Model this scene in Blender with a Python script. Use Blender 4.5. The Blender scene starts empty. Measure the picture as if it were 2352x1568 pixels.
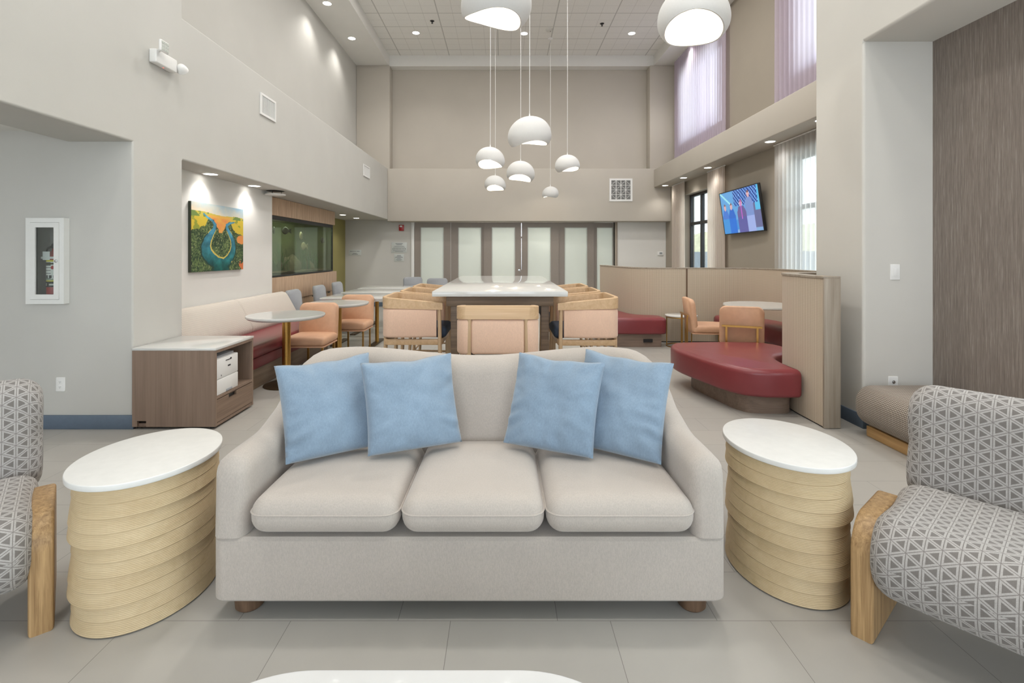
import bpy, bmesh, math, random
from mathutils import Vector, Matrix, Euler, noise

random.seed(7)
PI = math.pi
scene = bpy.context.scene
COL = scene.collection

# ------------------------------------------------------------------ materials
def lin(r, g, b):
    def f(c):
        c = c / 255.0
        return c / 12.92 if c <= 0.04045 else ((c + 0.055) / 1.055) ** 2.4
    return (f(r), f(g), f(b), 1.0)


class Mat:
    def __init__(self, name):
        self.m = bpy.data.materials.new(name)
        self.m.use_nodes = True
        self.t = self.m.node_tree
        self.b = self.t.nodes['Principled BSDF']
        self.out = self.t.nodes['Material Output']

    def n(self, kind, **kw):
        nd = self.t.nodes.new(kind)
        for k, v in kw.items():
            setattr(nd, k, v)
        return nd

    def l(self, a, b):
        self.t.links.new(a, b)

    def val(self, sock, v):
        if hasattr(v, 'links'):
            self.l(v, sock)
        else:
            sock.default_value = v

    def math(self, op, a, b=None, c=None):
        nd = self.n('ShaderNodeMath', operation=op)
        self.val(nd.inputs[0], a)
        if b is not None:
            self.val(nd.inputs[1], b)
        if c is not None:
            self.val(nd.inputs[2], c)
        return nd.outputs[0]

    def coords(self, kind='Object', scale=(1, 1, 1), rot=(0, 0, 0)):
        tc = self.n('ShaderNodeTexCoord')
        mp = self.n('ShaderNodeMapping')
        mp.inputs['Scale'].default_value = scale
        mp.inputs['Rotation'].default_value = rot
        self.l(tc.outputs[kind], mp.inputs['Vector'])
        return mp.outputs[0]

    def noise(self, vec, scale=5, detail=3, rough=0.55, dist=0.0):
        nd = self.n('ShaderNodeTexNoise')
        nd.inputs['Scale'].default_value = scale
        nd.inputs['Detail'].default_value = detail
        nd.inputs['Roughness'].default_value = rough
        nd.inputs['Distortion'].default_value = dist
        if vec is not None:
            self.l(vec, nd.inputs['Vector'])
        return nd.outputs['Fac']

    def ramp(self, fac, stops):
        nd = self.n('ShaderNodeValToRGB')
        cr = nd.color_ramp
        while len(cr.elements) < len(stops):
            cr.elements.new(0.5)
        for e, (p, c) in zip(cr.elements, stops):
            e.position = p
            e.color = c
        self.l(fac, nd.inputs[0])
        return nd.outputs[0]

    def mix(self, fac, a, b, mode='MIX'):
        nd = self.n('ShaderNodeMix', data_type='RGBA', blend_type=mode)
        self.val(nd.inputs['Factor'], fac)
        self.val(nd.inputs['A'], a)
        self.val(nd.inputs['B'], b)
        return nd.outputs['Result']

    def bump(self, h, strength=0.2, dist=0.002):
        nd = self.n('ShaderNodeBump')
        nd.inputs['Strength'].default_value = strength
        nd.inputs['Distance'].default_value = dist
        self.l(h, nd.inputs['Height'])
        self.l(nd.outputs[0], self.b.inputs['Normal'])

    def base(self, c):
        self.val(self.b.inputs['Base Color'], c)

    def set(self, rough=0.5, metal=0.0, spec=0.5, sheen=0.0, coat=0.0):
        self.b.inputs['Roughness'].default_value = rough
        self.b.inputs['Metallic'].default_value = metal
        self.b.inputs['Specular IOR Level'].default_value = spec
        self.b.inputs['Sheen Weight'].default_value = sheen
        self.b.inputs['Coat Weight'].default_value = coat


def plain(name, c, rough=0.5, metal=0.0, spec=0.5, var=0.04, scale=30, bump=0.0, coat=0.0):
    M = Mat(name)
    v = M.coords('Object')
    f = M.noise(v, scale, 3)
    lo = tuple(x * (1 - var) for x in c[:3]) + (1,)
    hi = tuple(min(1, x * (1 + var)) for x in c[:3]) + (1,)
    M.base(M.ramp(f, [(0.3, lo), (0.7, hi)]))
    M.set(rough, metal, spec, coat=coat)
    if bump:
        M.bump(M.noise(v, scale * 8, 2), bump, 0.001)
    return M.m


def paint(name, c, var=0.025):
    """painted plaster / vinyl wall covering with a faint grain"""
    M = Mat(name)
    v = M.coords('Object')
    f = M.noise(v, 1.3, 4)
    lo = tuple(x * (1 - var) for x in c[:3]) + (1,)
    hi = tuple(x * (1 + var) for x in c[:3]) + (1,)
    M.base(M.ramp(f, [(0.3, lo), (0.7, hi)]))
    M.set(0.75, 0, 0.25)
    M.bump(M.noise(v, 140, 2), 0.12, 0.002)
    return M.m


def wood(name, dark, light, axis='Z', grain=1.0, rough=0.45, contrast=0.5):
    M = Mat(name)
    s = {'X': (0.6, 14, 14), 'Y': (14, 0.6, 14), 'Z': (14, 14, 0.6)}[axis]
    v = M.coords('Object', tuple(k * grain for k in s))
    f1 = M.noise(v, 2.2, 6, 0.6, 0.6)
    s2 = {'X': (1.2, 90, 90), 'Y': (90, 1.2, 90), 'Z': (90, 90, 1.2)}[axis]
    v2 = M.coords('Object', tuple(k * grain for k in s2))
    f2 = M.noise(v2, 2.0, 3)
    f = M.math('ADD', M.math('MULTIPLY', f1, 0.7), M.math('MULTIPLY', f2, 0.3))
    mid = tuple((a + b) / 2 for a, b in zip(dark, light))
    M.base(M.ramp(f, [(0.5 - contrast * 0.4, dark), (0.5, mid), (0.5 + contrast * 0.4, light)]))
    M.set(rough, 0, 0.4)
    M.bump(f2, 0.08, 0.001)
    return M.m


def fabric(name, c, var=0.12, scale=420, bump=0.35, rough=0.9, sheen=0.25, blotch=0.05):
    M = Mat(name)
    v = M.coords('Object')
    va = M.coords('Object', (1, 1, 0.35))
    f = M.math('ADD', M.math('MULTIPLY', M.noise(v, scale, 2, 0.7), 0.5), M.math('MULTIPLY', M.noise(va, scale * 0.45, 2, 0.7), 0.5))
    lo = tuple(x * (1 - var) for x in c[:3]) + (1,)
    hi = tuple(min(1, x * (1 + var)) for x in c[:3]) + (1,)
    col = M.ramp(f, [(0.36, lo), (0.64, hi)])
    b = M.noise(v, 5, 3)
    col = M.mix(1.0, col, M.ramp(b, [(0.3, (1 - blotch,) * 3 + (1,)), (0.7, (1,) * 3 + (1,))]), 'MULTIPLY')
    M.base(col)
    M.set(rough, 0, 0.15, sheen)
    M.bump(f, bump, 0.0015)
    return M.m


def ribbed(name, c_hi, c_lo, pitch, uv=True, rough=0.85):
    """corded upholstery: fine ribs across U"""
    M = Mat(name)
    tc = M.n('ShaderNodeTexCoord')
    sp = M.n('ShaderNodeSeparateXYZ')
    M.l(tc.outputs['UV'], sp.inputs[0])
    ph = M.math('MULTIPLY', sp.outputs[0], 2 * PI / pitch)
    w = M.math('MULTIPLY_ADD', M.math('SINE', ph), 0.5, 0.5)
    ph2 = M.math('MULTIPLY', sp.outputs[1], 2 * PI / (pitch * 1.1))
    w2 = M.math('MULTIPLY_ADD', M.math('SINE', ph2), 0.5, 0.5)
    ww = M.math('MULTIPLY', w, M.math('MULTIPLY_ADD', w2, 0.35, 0.65))
    M.base(M.mix(ww, c_lo, c_hi))
    M.set(rough, 0, 0.15, 0.15)
    M.bump(ww, 0.5, pitch * 0.25)
    return M.m


def triangle_fabric(name, dark, light, s):
    """woven triangle lattice: three families of double lines"""
    M = Mat(name)
    tc = M.n('ShaderNodeTexCoord')
    sp = M.n('ShaderNodeSeparateXYZ')
    M.l(tc.outputs['UV'], sp.inputs[0])
    U, V = sp.outputs[0], sp.outputs[1]
    band, line = None, None
    for (a, b) in ((1.0, 0.0), (0.5, 0.8660254), (0.5, -0.8660254)):
        d = M.math('ADD', M.math('MULTIPLY', U, a / s), M.math('MULTIPLY', V, b / s))
        f = M.math('ABSOLUTE', M.math('SUBTRACT', M.math('FRACT', d), 0.5))
        bd = M.math('MULTIPLY', M.math('GREATER_THAN', f, 0.345), M.math('LESS_THAN', f, 0.475))
        ln = M.math('GREATER_THAN', f, 0.475)
        band = bd if band is None else M.math('MAXIMUM', band, bd)
        line = ln if line is None else M.math('MAXIMUM', line, ln)
    v = M.coords('Object')
    nz = M.noise(v, 330, 2, 0.7)
    k = M.math('MULTIPLY', band, M.math('MULTIPLY_ADD', nz, 0.9, 0.45))
    k = M.math('MULTIPLY', k, M.math('SUBTRACT', 1.0, M.math('MULTIPLY', line, 0.8)))
    nd = M.n('ShaderNodeClamp')
    M.l(k, nd.inputs[0])
    k = nd.outputs[0]
    k2 = M.math('ADD', M.math('MULTIPLY', k, 0.85), M.math('MULTIPLY', nz, 0.2))
    M.base(M.mix(k2, dark, light))
    M.set(0.9, 0, 0.15, 0.2)
    M.bump(k2, 0.35, 0.003)
    return M.m


def weave_fabric(name, dark, light, s):
    """coarse basket weave of dots"""
    M = Mat(name)
    tc = M.n('ShaderNodeTexCoord')
    sp = M.n('ShaderNodeSeparateXYZ')
    M.l(tc.outputs['UV'], sp.inputs[0])
    w1 = M.math('MULTIPLY_ADD', M.math('SINE', M.math('MULTIPLY', sp.outputs[0], 2 * PI / s)), 0.5, 0.5)
    w2 = M.math('MULTIPLY_ADD', M.math('SINE', M.math('MULTIPLY', sp.outputs[1], 2 * PI / s)), 0.5, 0.5)
    w = M.math('POWER', M.math('MULTIPLY', w1, w2), 0.6)
    M.base(M.mix(w, dark, light))
    M.set(0.9, 0, 0.15, 0.1)
    M.bump(w, 0.6, s * 0.3)
    return M.m


def emit(name, c, strength):
    M = Mat(name)
    M.base((c[0] * 0.8, c[1] * 0.8, c[2] * 0.8, 1))
    M.b.inputs['Emission Color'].default_value = c
    M.b.inputs['Emission Strength'].default_value = strength
    return M.m


def attr_mat(name, rough=0.6, glow=0.0, spec=0.3):
    """colour comes from the mesh's own printed picture (colour attribute)"""
    M = Mat(name)
    at = M.n('ShaderNodeVertexColor', layer_name='Col')
    M.base(at.outputs[0])
    M.set(rough, 0, spec)
    if glow:
        M.base((0.01, 0.01, 0.012, 1))
        M.l(at.outputs[0], M.b.inputs['Emission Color'])
        M.b.inputs['Emission Strength'].default_value = glow
    return M.m


def pane_glass(name, tint=(0.95, 0.98, 0.97, 1), rough=0.0, f0=0.06, fk=0.7):
    M = Mat(name)
    M.t.nodes.remove(M.b)
    tr = M.n('ShaderNodeBsdfTransparent')
    tr.inputs[0].default_value = tint
    gl = M.n('ShaderNodeBsdfGlossy')
    gl.inputs['Roughness'].default_value = rough
    lw = M.n('ShaderNodeLayerWeight')
    lw.inputs[0].default_value = 0.25
    f = M.math('MULTIPLY_ADD', lw.outputs['Fresnel'], fk, f0)
    mx = M.n('ShaderNodeMixShader')
    M.l(f, mx.inputs[0])
    M.l(tr.outputs[0], mx.inputs[1])
    M.l(gl.outputs[0], mx.inputs[2])
    M.l(mx.outputs[0], M.out.inputs[0])
    return M.m


def sheer(name, c, open_=0.25, trans=0.55):
    M = Mat(name)
    M.t.nodes.remove(M.b)
    df = M.n('ShaderNodeBsdfDiffuse'); df.inputs[0].default_value = c
    tl = M.n('ShaderNodeBsdfTranslucent'); tl.inputs[0].default_value = c
    tr = M.n('ShaderNodeBsdfTransparent'); tr.inputs[0].default_value = c
    m1 = M.n('ShaderNodeMixShader'); m1.inputs[0].default_value = trans
    M.l(df.outputs[0], m1.inputs[1]); M.l(tl.outputs[0], m1.inputs[2])
    m2 = M.n('ShaderNodeMixShader'); m2.inputs[0].default_value = open_
    M.l(m1.outputs[0], m2.inputs[1]); M.l(tr.outputs[0], m2.inputs[2])
    M.l(m2.outputs[0], M.out.inputs[0])
    return M.m


# ------------------------------------------------------------------ geometry helpers
def box(bm, x0, x1, y0, y1, z0, z1, bev=0.0, seg=2):
    if x0 > x1: x0, x1 = x1, x0
    if y0 > y1: y0, y1 = y1, y0
    if z0 > z1: z0, z1 = z1, z0
    g = bmesh.ops.create_cube(bm, size=1)
    vs = g['verts']
    for v in vs:
        v.co = Vector((x0 + (v.co.x + 0.5) * (x1 - x0), y0 + (v.co.y + 0.5) * (y1 - y0), z0 + (v.co.z + 0.5) * (z1 - z0)))
    if bev > 0:
        bev = min(bev, 0.49 * min(x1 - x0, y1 - y0, z1 - z0))
        es = list({e for v in vs for e in v.link_edges})
        bmesh.ops.bevel(bm, geom=es, offset=bev, segments=seg, profile=0.5, affect='EDGES')


def B(x0, x1, y0, y1, z0, z1, bev=0.0, seg=2):
    bm = bmesh.new()
    box(bm, x0, x1, y0, y1, z0, z1, bev, seg)
    return bm


def loop_faces(bm, ra, rb, closed=True):
    n = len(ra)
    for i in range(n if closed else n - 1):
        j = (i + 1) % n
        try:
            bm.faces.new((ra[i], ra[j], rb[j], rb[i]))
        except ValueError:
            pass


def prism(bm, pts, prof):
    """outline pts (x, y) swept up a profile of (inset, z); caps both ends"""
    n = len(pts)
    P = [Vector((p[0], p[1])) for p in pts]
    area = sum(P[i].x * P[(i + 1) % n].y - P[(i + 1) % n].x * P[i].y for i in range(n))
    if area < 0:
        P.reverse()
    nor = []
    for i in range(n):
        a = (P[i] - P[i - 1]).normalized()
        b = (P[(i + 1) % n] - P[i]).normalized()
        na, nb = Vector((a.y, -a.x)), Vector((b.y, -b.x))
        m = na + nb
        k = max(0.35, 1 + na.dot(nb))
        nor.append(m / k)
    rings = []
    for ins, z in prof:
        rings.append([bm.verts.new((P[i].x - nor[i].x * ins, P[i].y - nor[i].y * ins, z)) for i in range(n)])
    for a, b in zip(rings, rings[1:]):
        loop_faces(bm, a, b)
    bm.faces.new(list(reversed(rings[0])))
    bm.faces.new(rings[-1])


def rprof(z0, z1, rb, rt, n=4):
    """rounded edge profile: bottom radius rb, top radius rt"""
    pr = []
    if rb > 0:
        for i in range(n + 1):
            a = i / n * PI / 2
            pr.append((rb * (1 - math.sin(a)), z0 + rb * (1 - math.cos(a))))
    else:
        pr.append((0, z0))
    if rt > 0:
        for i in range(n + 1):
            a = i / n * PI / 2
            pr.append((rt * (1 - math.cos(a)), z1 - rt + rt * math.sin(a)))
    else:
        pr.append((0, z1))
    return pr


def ellipse(cx, cy, a, b, n=72):
    return [(cx + a * math.cos(2 * PI * i / n), cy + b * math.sin(2 * PI * i / n)) for i in range(n)]


def rrect(x0, x1, y0, y1, r, n=8):
    out = []
    for cx, cy, a0 in ((x1 - r, y1 - r, 0), (x0 + r, y1 - r, PI / 2), (x0 + r, y0 + r, PI), (x1 - r, y0 + r, 1.5 * PI)):
        for i in range(n + 1):
            a = a0 + i / n * PI / 2
            out.append((cx + r * math.cos(a), cy + r * math.sin(a)))
    return out


def chaikin(pts, k=3, closed=True):
    P = [Vector(p) for p in pts]
    for _ in range(k):
        Q = []
        n = len(P)
        rng = range(n) if closed else range(n - 1)
        if not closed:
            Q.append(P[0])
        for i in rng:
            a, b = P[i], P[(i + 1) % n]
            Q.append(a * 0.75 + b * 0.25)
            Q.append(a * 0.25 + b * 0.75)
        if not closed:
            Q.append(P[-1])
        P = Q
    return [tuple(p) for p in P]


def tube(bm, pts, r, n=10, caps=True, sq=False):
    P = [Vector(p) for p in pts]
    if sq:
        n = 4
    rings = []
    up = Vector((0, 0, 1))
    for i, p in enumerate(P):
        d = (P[min(i + 1, len(P) - 1)] - P[max(i - 1, 0)]).normalized()
        ref = up if abs(d.dot(up)) < 0.95 else Vector((0, 1, 0))
        u = d.cross(ref).normalized()
        w = d.cross(u).normalized()
        rr = r[i] if isinstance(r, (list, tuple)) else r
        off = PI / 4 if sq else 0
        k = rr * (1.41421 if sq else 1)
        rings.append([bm.verts.new(p + (u * math.cos(off + 2 * PI * j / n) + w * math.sin(off + 2 * PI * j / n)) * k) for j in range(n)])
    for a, b in zip(rings, rings[1:]):
        loop_faces(bm, a, b)
    if caps:
        bm.faces.new(list(reversed(rings[0])))
        bm.faces.new(rings[-1])


def lathe(bm, prof, cx=0, cy=0, n=40):
    rings = []
    for r, z in prof:
        rings.append([bm.verts.new((cx + max(r, 1e-4) * math.cos(2 * PI * i / n), cy + max(r, 1e-4) * math.sin(2 * PI * i / n), z)) for i in range(n)])
    for a, b in zip(rings, rings[1:]):
        loop_faces(bm, a, b)
    bm.faces.new(list(reversed(rings[0])))
    bm.faces.new(rings[-1])


def loft(bm, secs, cap=True, closed=True, uvs=None):
    """join equal-length loops of points; UV in metres (u along, v around)"""
    lay = bm.loops.layers.uv.verify()
    S = [[Vector(p) for p in s] for s in secs]
    V = [[bm.verts.new(p) for p in s] for s in S]
    n = len(S[0])
    us = [0.0]
    for a, b in zip(S, S[1:]):
        us.append(us[-1] + sum((p - q).length for p, q in zip(a, b)) / n)
    mid = S[len(S) // 2]
    vs = [0.0]
    for i in range(n):
        vs.append(vs[-1] + (mid[(i + 1) % n] - mid[i]).length)
    for i in range(len(S) - 1):
        for j in range(n if closed else n - 1):
            k = (j + 1) % n
            try:
                f = bm.faces.new((V[i][j], V[i][k], V[i + 1][k], V[i + 1][j]))
            except ValueError:
                continue
            for lp, uv in zip(f.loops, ((us[i], vs[j]), (us[i], vs[j + 1]), (us[i + 1], vs[j + 1]), (us[i + 1], vs[j]))):
                lp[lay].uv = uv
    if cap:
        bm.faces.new(list(reversed(V[0])))
        bm.faces.new(V[-1])
    return V


def rbox(bm, c, h, r, puff=0.0, m=6, k=4):
    """soft rounded block, centre c, half sizes h, edge radius r, crown puff on top"""
    hx, hy, hz = h
    r = min(r, hx, hy, hz)

    def axis(hh):
        e = [(-hh + r * (1 - math.cos(i / k * PI / 2)) * 1.0) for i in range(k)]
        inner = [(-hh + r) + (2 * (hh - r)) * i / m for i in range(m + 1)] if hh - r > 1e-6 else [0.0]
        return e + inner + [-x for x in reversed(e)]
    ax = [axis(hx), axis(hy), axis(hz)]
    cache = {}

    def vert(p):
        key = tuple(round(x, 5) for x in p)
        if key in cache:
            return cache[key]
        q = Vector((max(-(hx - r), min(hx - r, p[0])), max(-(hy - r), min(hy - r, p[1])), max(-(hz - r), min(hz - r, p[2]))))
        d = Vector(p) - q
        pos = q + d.normalized() * r if d.length > 1e-9 else Vector(p)
        if puff:
            w = max(0.0, 1 - (pos.x / hx) ** 2) * max(0.0, 1 - (pos.y / hy) ** 2)
            pos.z += puff * math.sqrt(w) * (1 if pos.z > 0 else 0.0)
        v = bm.verts.new(pos + Vector(c))
        cache[key] = v
        return v
    for a in range(3):
        b, d = (a + 1) % 3, (a + 2) % 3
        for s in (-1, 1):
            for i in range(len(ax[b]) - 1):
                for j in range(len(ax[d]) - 1):
                    q = []
                    for (ii, jj) in ((i, j), (i + 1, j), (i + 1, j + 1), (i, j + 1)):
                        p = [0, 0, 0]
                        p[a] = s * h[a]
                        p[b] = ax[b][ii]
                        p[d] = ax[d][jj]
                        q.append(vert(tuple(p)))
                    if len(set(q)) >= 3:
                        qq = []
                        for v in q:
                            if v not in qq:
                                qq.append(v)
                        try:
                            bm.faces.new(qq if s > 0 else list(reversed(qq)))
                        except ValueError:
                            pass


def ribbon(bm, path, th, z0, z1, r=0.0):
    """upright slab following a plan path (centre line), thickness th; UV metres"""
    lay = bm.loops.layers.uv.verify()
    P = [Vector((p[0], p[1])) for p in path]
    n = len(P)
    L, R, us = [], [], [0.0]
    for i in range(n):
        d = (P[min(i + 1, n - 1)] - P[max(i - 1, 0)]).normalized()
        nn = Vector((-d.y, d.x))
        L.append(P[i] + nn * th / 2)
        R.append(P[i] - nn * th / 2)
        if i:
            us.append(us[-1] + (P[i] - P[i - 1]).length)
    V = [[bm.verts.new((L[i].x, L[i].y, z0)), bm.verts.new((L[i].x, L[i].y, z1)), bm.verts.new((R[i].x, R[i].y, z1)), bm.verts.new((R[i].x, R[i].y, z0))] for i in range(n)]
    vv = (0, z1 - z0, z1 - z0 + th, 2 * (z1 - z0) + th, 2 * (z1 - z0) + 2 * th)
    for i in range(n - 1):
        for j in range(4):
            k = (j + 1) % 4
            f = bm.faces.new((V[i][j], V[i][k], V[i + 1][k], V[i + 1][j]))
            for lp, uv in zip(f.loops, ((us[i], vv[j]), (us[i], vv[j + 1]), (us[i + 1], vv[j + 1]), (us[i + 1], vv[j]))):
                lp[lay].uv = uv
    bm.faces.new(list(reversed(V[0])))
    bm.faces.new(V[-1])


def box_uv(bm):
    lay = bm.loops.layers.uv.verify()
    bm.normal_update()
    for f in bm.faces:
        a = max(range(3), key=lambda i: abs(f.normal[i]))
        for lp in f.loops:
            c = lp.vert.co
            lp[lay].uv = ((c.y, c.z), (c.x, c.z), (c.x, c.y))[a]


def holed(bm, axis, p0, p1, u0, u1, z0, z1, holes):
    """wall slab between planes p0..p1 of an axis, with rectangular openings (ua, ub, za, zb)"""
    us = sorted({u0, u1, *[h[0] for h in holes], *[h[1] for h in holes]})
    zs = sorted({z0, z1, *[h[2] for h in holes], *[h[3] for h in holes]})

    def inside(u, z):
        return any(h[0] < u < h[1] and h[2] < z < h[3] for h in holes)
    nu, nz = len(us) - 1, len(zs) - 1
    solid = [[not inside((us[i] + us[i + 1]) / 2, (zs[j] + zs[j + 1]) / 2) for j in range(nz)] for i in range(nu)]
    cache = {}

    def vt(p, u, z):
        k = (round(p, 5), round(u, 5), round(z, 5))
        if k not in cache:
            cache[k] = bm.verts.new((p, u, z) if axis == 'x' else (u, p, z))
        return cache[k]
    for i in range(nu):
        for j in range(nz):
            if not solid[i][j]:
                continue
            a, b, c, d = us[i], us[i + 1], zs[j], zs[j + 1]
            for p in (p0, p1):
                bm.faces.new((vt(p, a, c), vt(p, b, c), vt(p, b, d), vt(p, a, d)))
            for (di, dj, e) in ((-1, 0, ((a, c), (a, d))), (1, 0, ((b, c), (b, d))), (0, -1, ((a, c), (b, c))), (0, 1, ((a, d), (b, d)))):
                ii, jj = i + di, j + dj
                if not (0 <= ii < nu and 0 <= jj < nz) or not solid[ii][jj]:
                    bm.faces.new((vt(p0, *e[0]), vt(p0, *e[1]), vt(p1, *e[1]), vt(p1, *e[0])))


def picture(bm, w, h, nx, nz, fn):
    """flat printed picture in local XZ (front towards -Y): per-face colours from fn(u, v)"""
    lay = bm.loops.layers.float_color.new('Col')
    vs = [[bm.verts.new((-w / 2 + w * i / nx, 0, h * j / nz)) for j in range(nz + 1)] for i in range(nx + 1)]
    for i in range(nx):
        for j in range(nz):
            f = bm.faces.new((vs[i][j], vs[i + 1][j], vs[i + 1][j + 1], vs[i][j + 1]))
            for lp, (a, b) in zip(f.loops, ((i, j), (i + 1, j), (i + 1, j + 1), (i, j + 1))):
                c = fn(a / nx, b / nz)
                lp[lay] = lin(*c) if len(c) == 3 else c


# ------------------------------------------------------------------ objects
XF = {}


def mesh(name, bm, mats, smooth=35, keep_normals=False):
    if not keep_normals:
        bmesh.ops.recalc_face_normals(bm, faces=bm.faces)
    me = bpy.data.meshes.new(name)
    bm.to_mesh(me)
    bm.free()
    for m in (mats if isinstance(mats, (list, tuple)) else [mats]):
        me.materials.append(m)
    if smooth:
        me.polygons.foreach_set('use_smooth', [True] * len(me.polygons))
        me.set_sharp_from_angle(angle=math.radians(smooth))
    me.update()
    return me


def thing(name, label, cat, loc=(0, 0, 0), rotz=0.0, group=None, mat3=None):
    o = bpy.data.objects.new(name, None)
    o.empty_display_size = 0.1
    COL.objects.link(o)
    o.location = loc
    if mat3 is not None:
        o.rotation_euler = mat3.to_euler()
        XF[o.name] = Matrix.Translation(Vector(loc)) @ mat3.to_4x4()
    else:
        o.rotation_euler = (0, 0, rotz)
        XF[o.name] = Matrix.Translation(Vector(loc)) @ Matrix.Rotation(rotz, 4, 'Z')
    o['label'] = label
    o['category'] = cat
    if group:
        o['group'] = group
    return o


def part(name, bm, mats, parent, world=False, smooth=35, label=None, keep_normals=False):
    if world:
        bm.transform(XF[parent.name].inverted())
    o = bpy.data.objects.new(name, mesh(name, bm, mats, smooth, keep_normals))
    COL.objects.link(o)
    o.parent = parent
    XF[o.name] = XF[parent.name].copy()
    if label:
        o['label'] = label
    return o


def solo(name, bm, mats, label, cat, group=None, smooth=35, loc=(0, 0, 0), rotz=0.0, keep_normals=False):
    o = bpy.data.objects.new(name, mesh(name, bm, mats, smooth, keep_normals))
    COL.objects.link(o)
    o.location = loc
    o.rotation_euler = (0, 0, rotz)
    XF[o.name] = Matrix.Translation(Vector(loc)) @ Matrix.Rotation(rotz, 4, 'Z')
    o['label'] = label
    o['category'] = cat
    if group:
        o['group'] = group
    return o


def struct(name, bm, mats, parent=None, smooth=35):
    o = bpy.data.objects.new(name, mesh(name, bm, mats, smooth))
    COL.objects.link(o)
    XF[o.name] = Matrix.Identity(4)
    if parent is not None:
        o.parent = parent
    else:
        o['kind'] = 'structure'
    return o


def dup(root, loc, rotz=None, label=None, group=None):
    r = root.copy()
    COL.objects.link(r)
    r.location = loc
    if rotz is not None:
        r.rotation_euler = (0, 0, rotz)
    XF[r.name] = Matrix.Translation(Vector(loc)) @ Matrix.Rotation(r.rotation_euler.z, 4, 'Z')
    if label:
        r['label'] = label
    if group:
        r['group'] = group

    def rec(src, dst):
        for ch in list(src.children):
            c = ch.copy()
            COL.objects.link(c)
            c.parent = dst
            rec(ch, c)
    rec(root, r)
    return r


def lamp(name, kind, loc, energy, color=(1, 1, 1), parent=None, rot=(0, 0, 0), **kw):
    L = bpy.data.lights.new(name, kind)
    L.energy = energy
    L.color = color
    for k, v in kw.items():
        setattr(L, k, v)
    o = bpy.data.objects.new(name, L)
    COL.objects.link(o)
    o.location = loc
    o.rotation_euler = rot
    if parent is not None:
        o.parent = parent
    return o
# ------------------------------------------------------------------ material library
W_MAIN = paint('wall_paint_greige', lin(195, 193, 187))
W_TAUPE = paint('wall_paint_deep_taupe', lin(160, 151, 138))
W_WARM = paint('wall_paint_taupe', lin(188, 181, 170))
W_PIER = paint('wall_paint_pier', lin(205, 202, 195))
W_NICHE = paint('wall_paint_niche', lin(222, 220, 215))
W_OLIVE = paint('wall_paint_olive', lin(150, 142, 92))
W_CEIL = paint('ceiling_paint_white', lin(226, 224, 219))


def wallpaper():
    M = Mat('grasscloth_wallpaper')
    v = M.coords('Object', (1, 160, 4))
    v2 = M.coords('Object', (1, 420, 9))
    f = M.math('ADD', M.math('MULTIPLY', M.noise(v, 1.0, 3, 0.7), 0.6), M.math('MULTIPLY', M.noise(v2, 1.0, 2, 0.7), 0.4))
    M.base(M.ramp(f, [(0.32, lin(112, 102, 95)), (0.55, lin(141, 131, 123)), (0.72, lin(176, 168, 160))]))
    M.set(0.8, 0, 0.2)
    M.bump(f, 0.25, 0.002)
    return M.m


def floor_tile():
    M = Mat('porcelain_floor_tile')
    tc = M.n('ShaderNodeTexCoord')
    mp = M.n('ShaderNodeMapping')
    mp.inputs['Location'].default_value = (0.208, -0.158, 0)
    M.l(tc.outputs['Object'], mp.inputs['Vector'])
    br = M.n('ShaderNodeTexBrick')
    br.offset = 0.33
    br.offset_frequency = 2
    br.inputs['Scale'].default_value = 1.0
    br.inputs['Brick Width'].default_value = 0.63
    br.inputs['Row Height'].default_value = 0.30
    br.inputs['Mortar Size'].default_value = 0.0014
    br.inputs['Mortar Smooth'].default_value = 0.3
    br.inputs['Color1'].default_value = lin(172, 169, 163)
    br.inputs['Color2'].default_value = lin(177, 173, 166)
    br.inputs['Mortar'].default_value = lin(128, 124, 118)
    M.l(mp.outputs[0], br.inputs['Vector'])
    v = M.coords('Object')
    f = M.noise(v, 2.2, 5, 0.6)
    col = M.mix(1.0, br.outputs['Color'], M.ramp(f, [(0.3, (0.93, 0.93, 0.93, 1)), (0.7, (1, 1, 1, 1))]), 'MULTIPLY')
    M.base(col)
    M.set(0.36, 0, 0.4)
    M.bump(br.outputs['Fac'], -0.25, 0.001)
    return M.m


def ceiling_tile():
    """2 ft by 4 ft lay-in tiles scored into squares, white grid"""
    M = Mat('acoustic_ceiling_tile')
    tc = M.n('ShaderNodeTexCoord')
    sp = M.n('ShaderNodeSeparateXYZ')
    M.l(tc.outputs['Object'], sp.inputs[0])

    def lines(c, off, pitch, w):
        f = M.math('FRACT', M.math('DIVIDE', M.math('ADD', c, off), pitch))
        d = M.math('ABSOLUTE', M.math('SUBTRACT', f, 0.5))
        return M.math('GREATER_THAN', d, 0.5 - w / pitch / 2)
    X, Y = sp.outputs[0], sp.outputs[1]
    main = M.math('MAXIMUM', lines(X, 0.135 + 1.319 * 5, 1.319, 0.026), lines(Y, -12.99 + 0.66 * 30, 0.66, 0.022))
    score = M.math('MAXIMUM', lines(X, 0.135 + 1.319 * 5, 1.319 / 4, 0.011), lines(Y, -12.99 + 0.66 * 30, 0.33, 0.010))
    v = M.coords('Object')
    n = M.noise(v, 60, 3, 0.7)
    col = M.ramp(n, [(0.3, lin(228, 226, 221)), (0.7, lin(236, 234, 229))])
    col = M.mix(M.math('MULTIPLY', score, 0.35), col, lin(176, 173, 167))
    col = M.mix(M.math('MULTIPLY', main, 0.55), col, lin(166, 163, 158))
    M.base(col)
    M.set(0.85, 0, 0.2)
    return M.m


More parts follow.
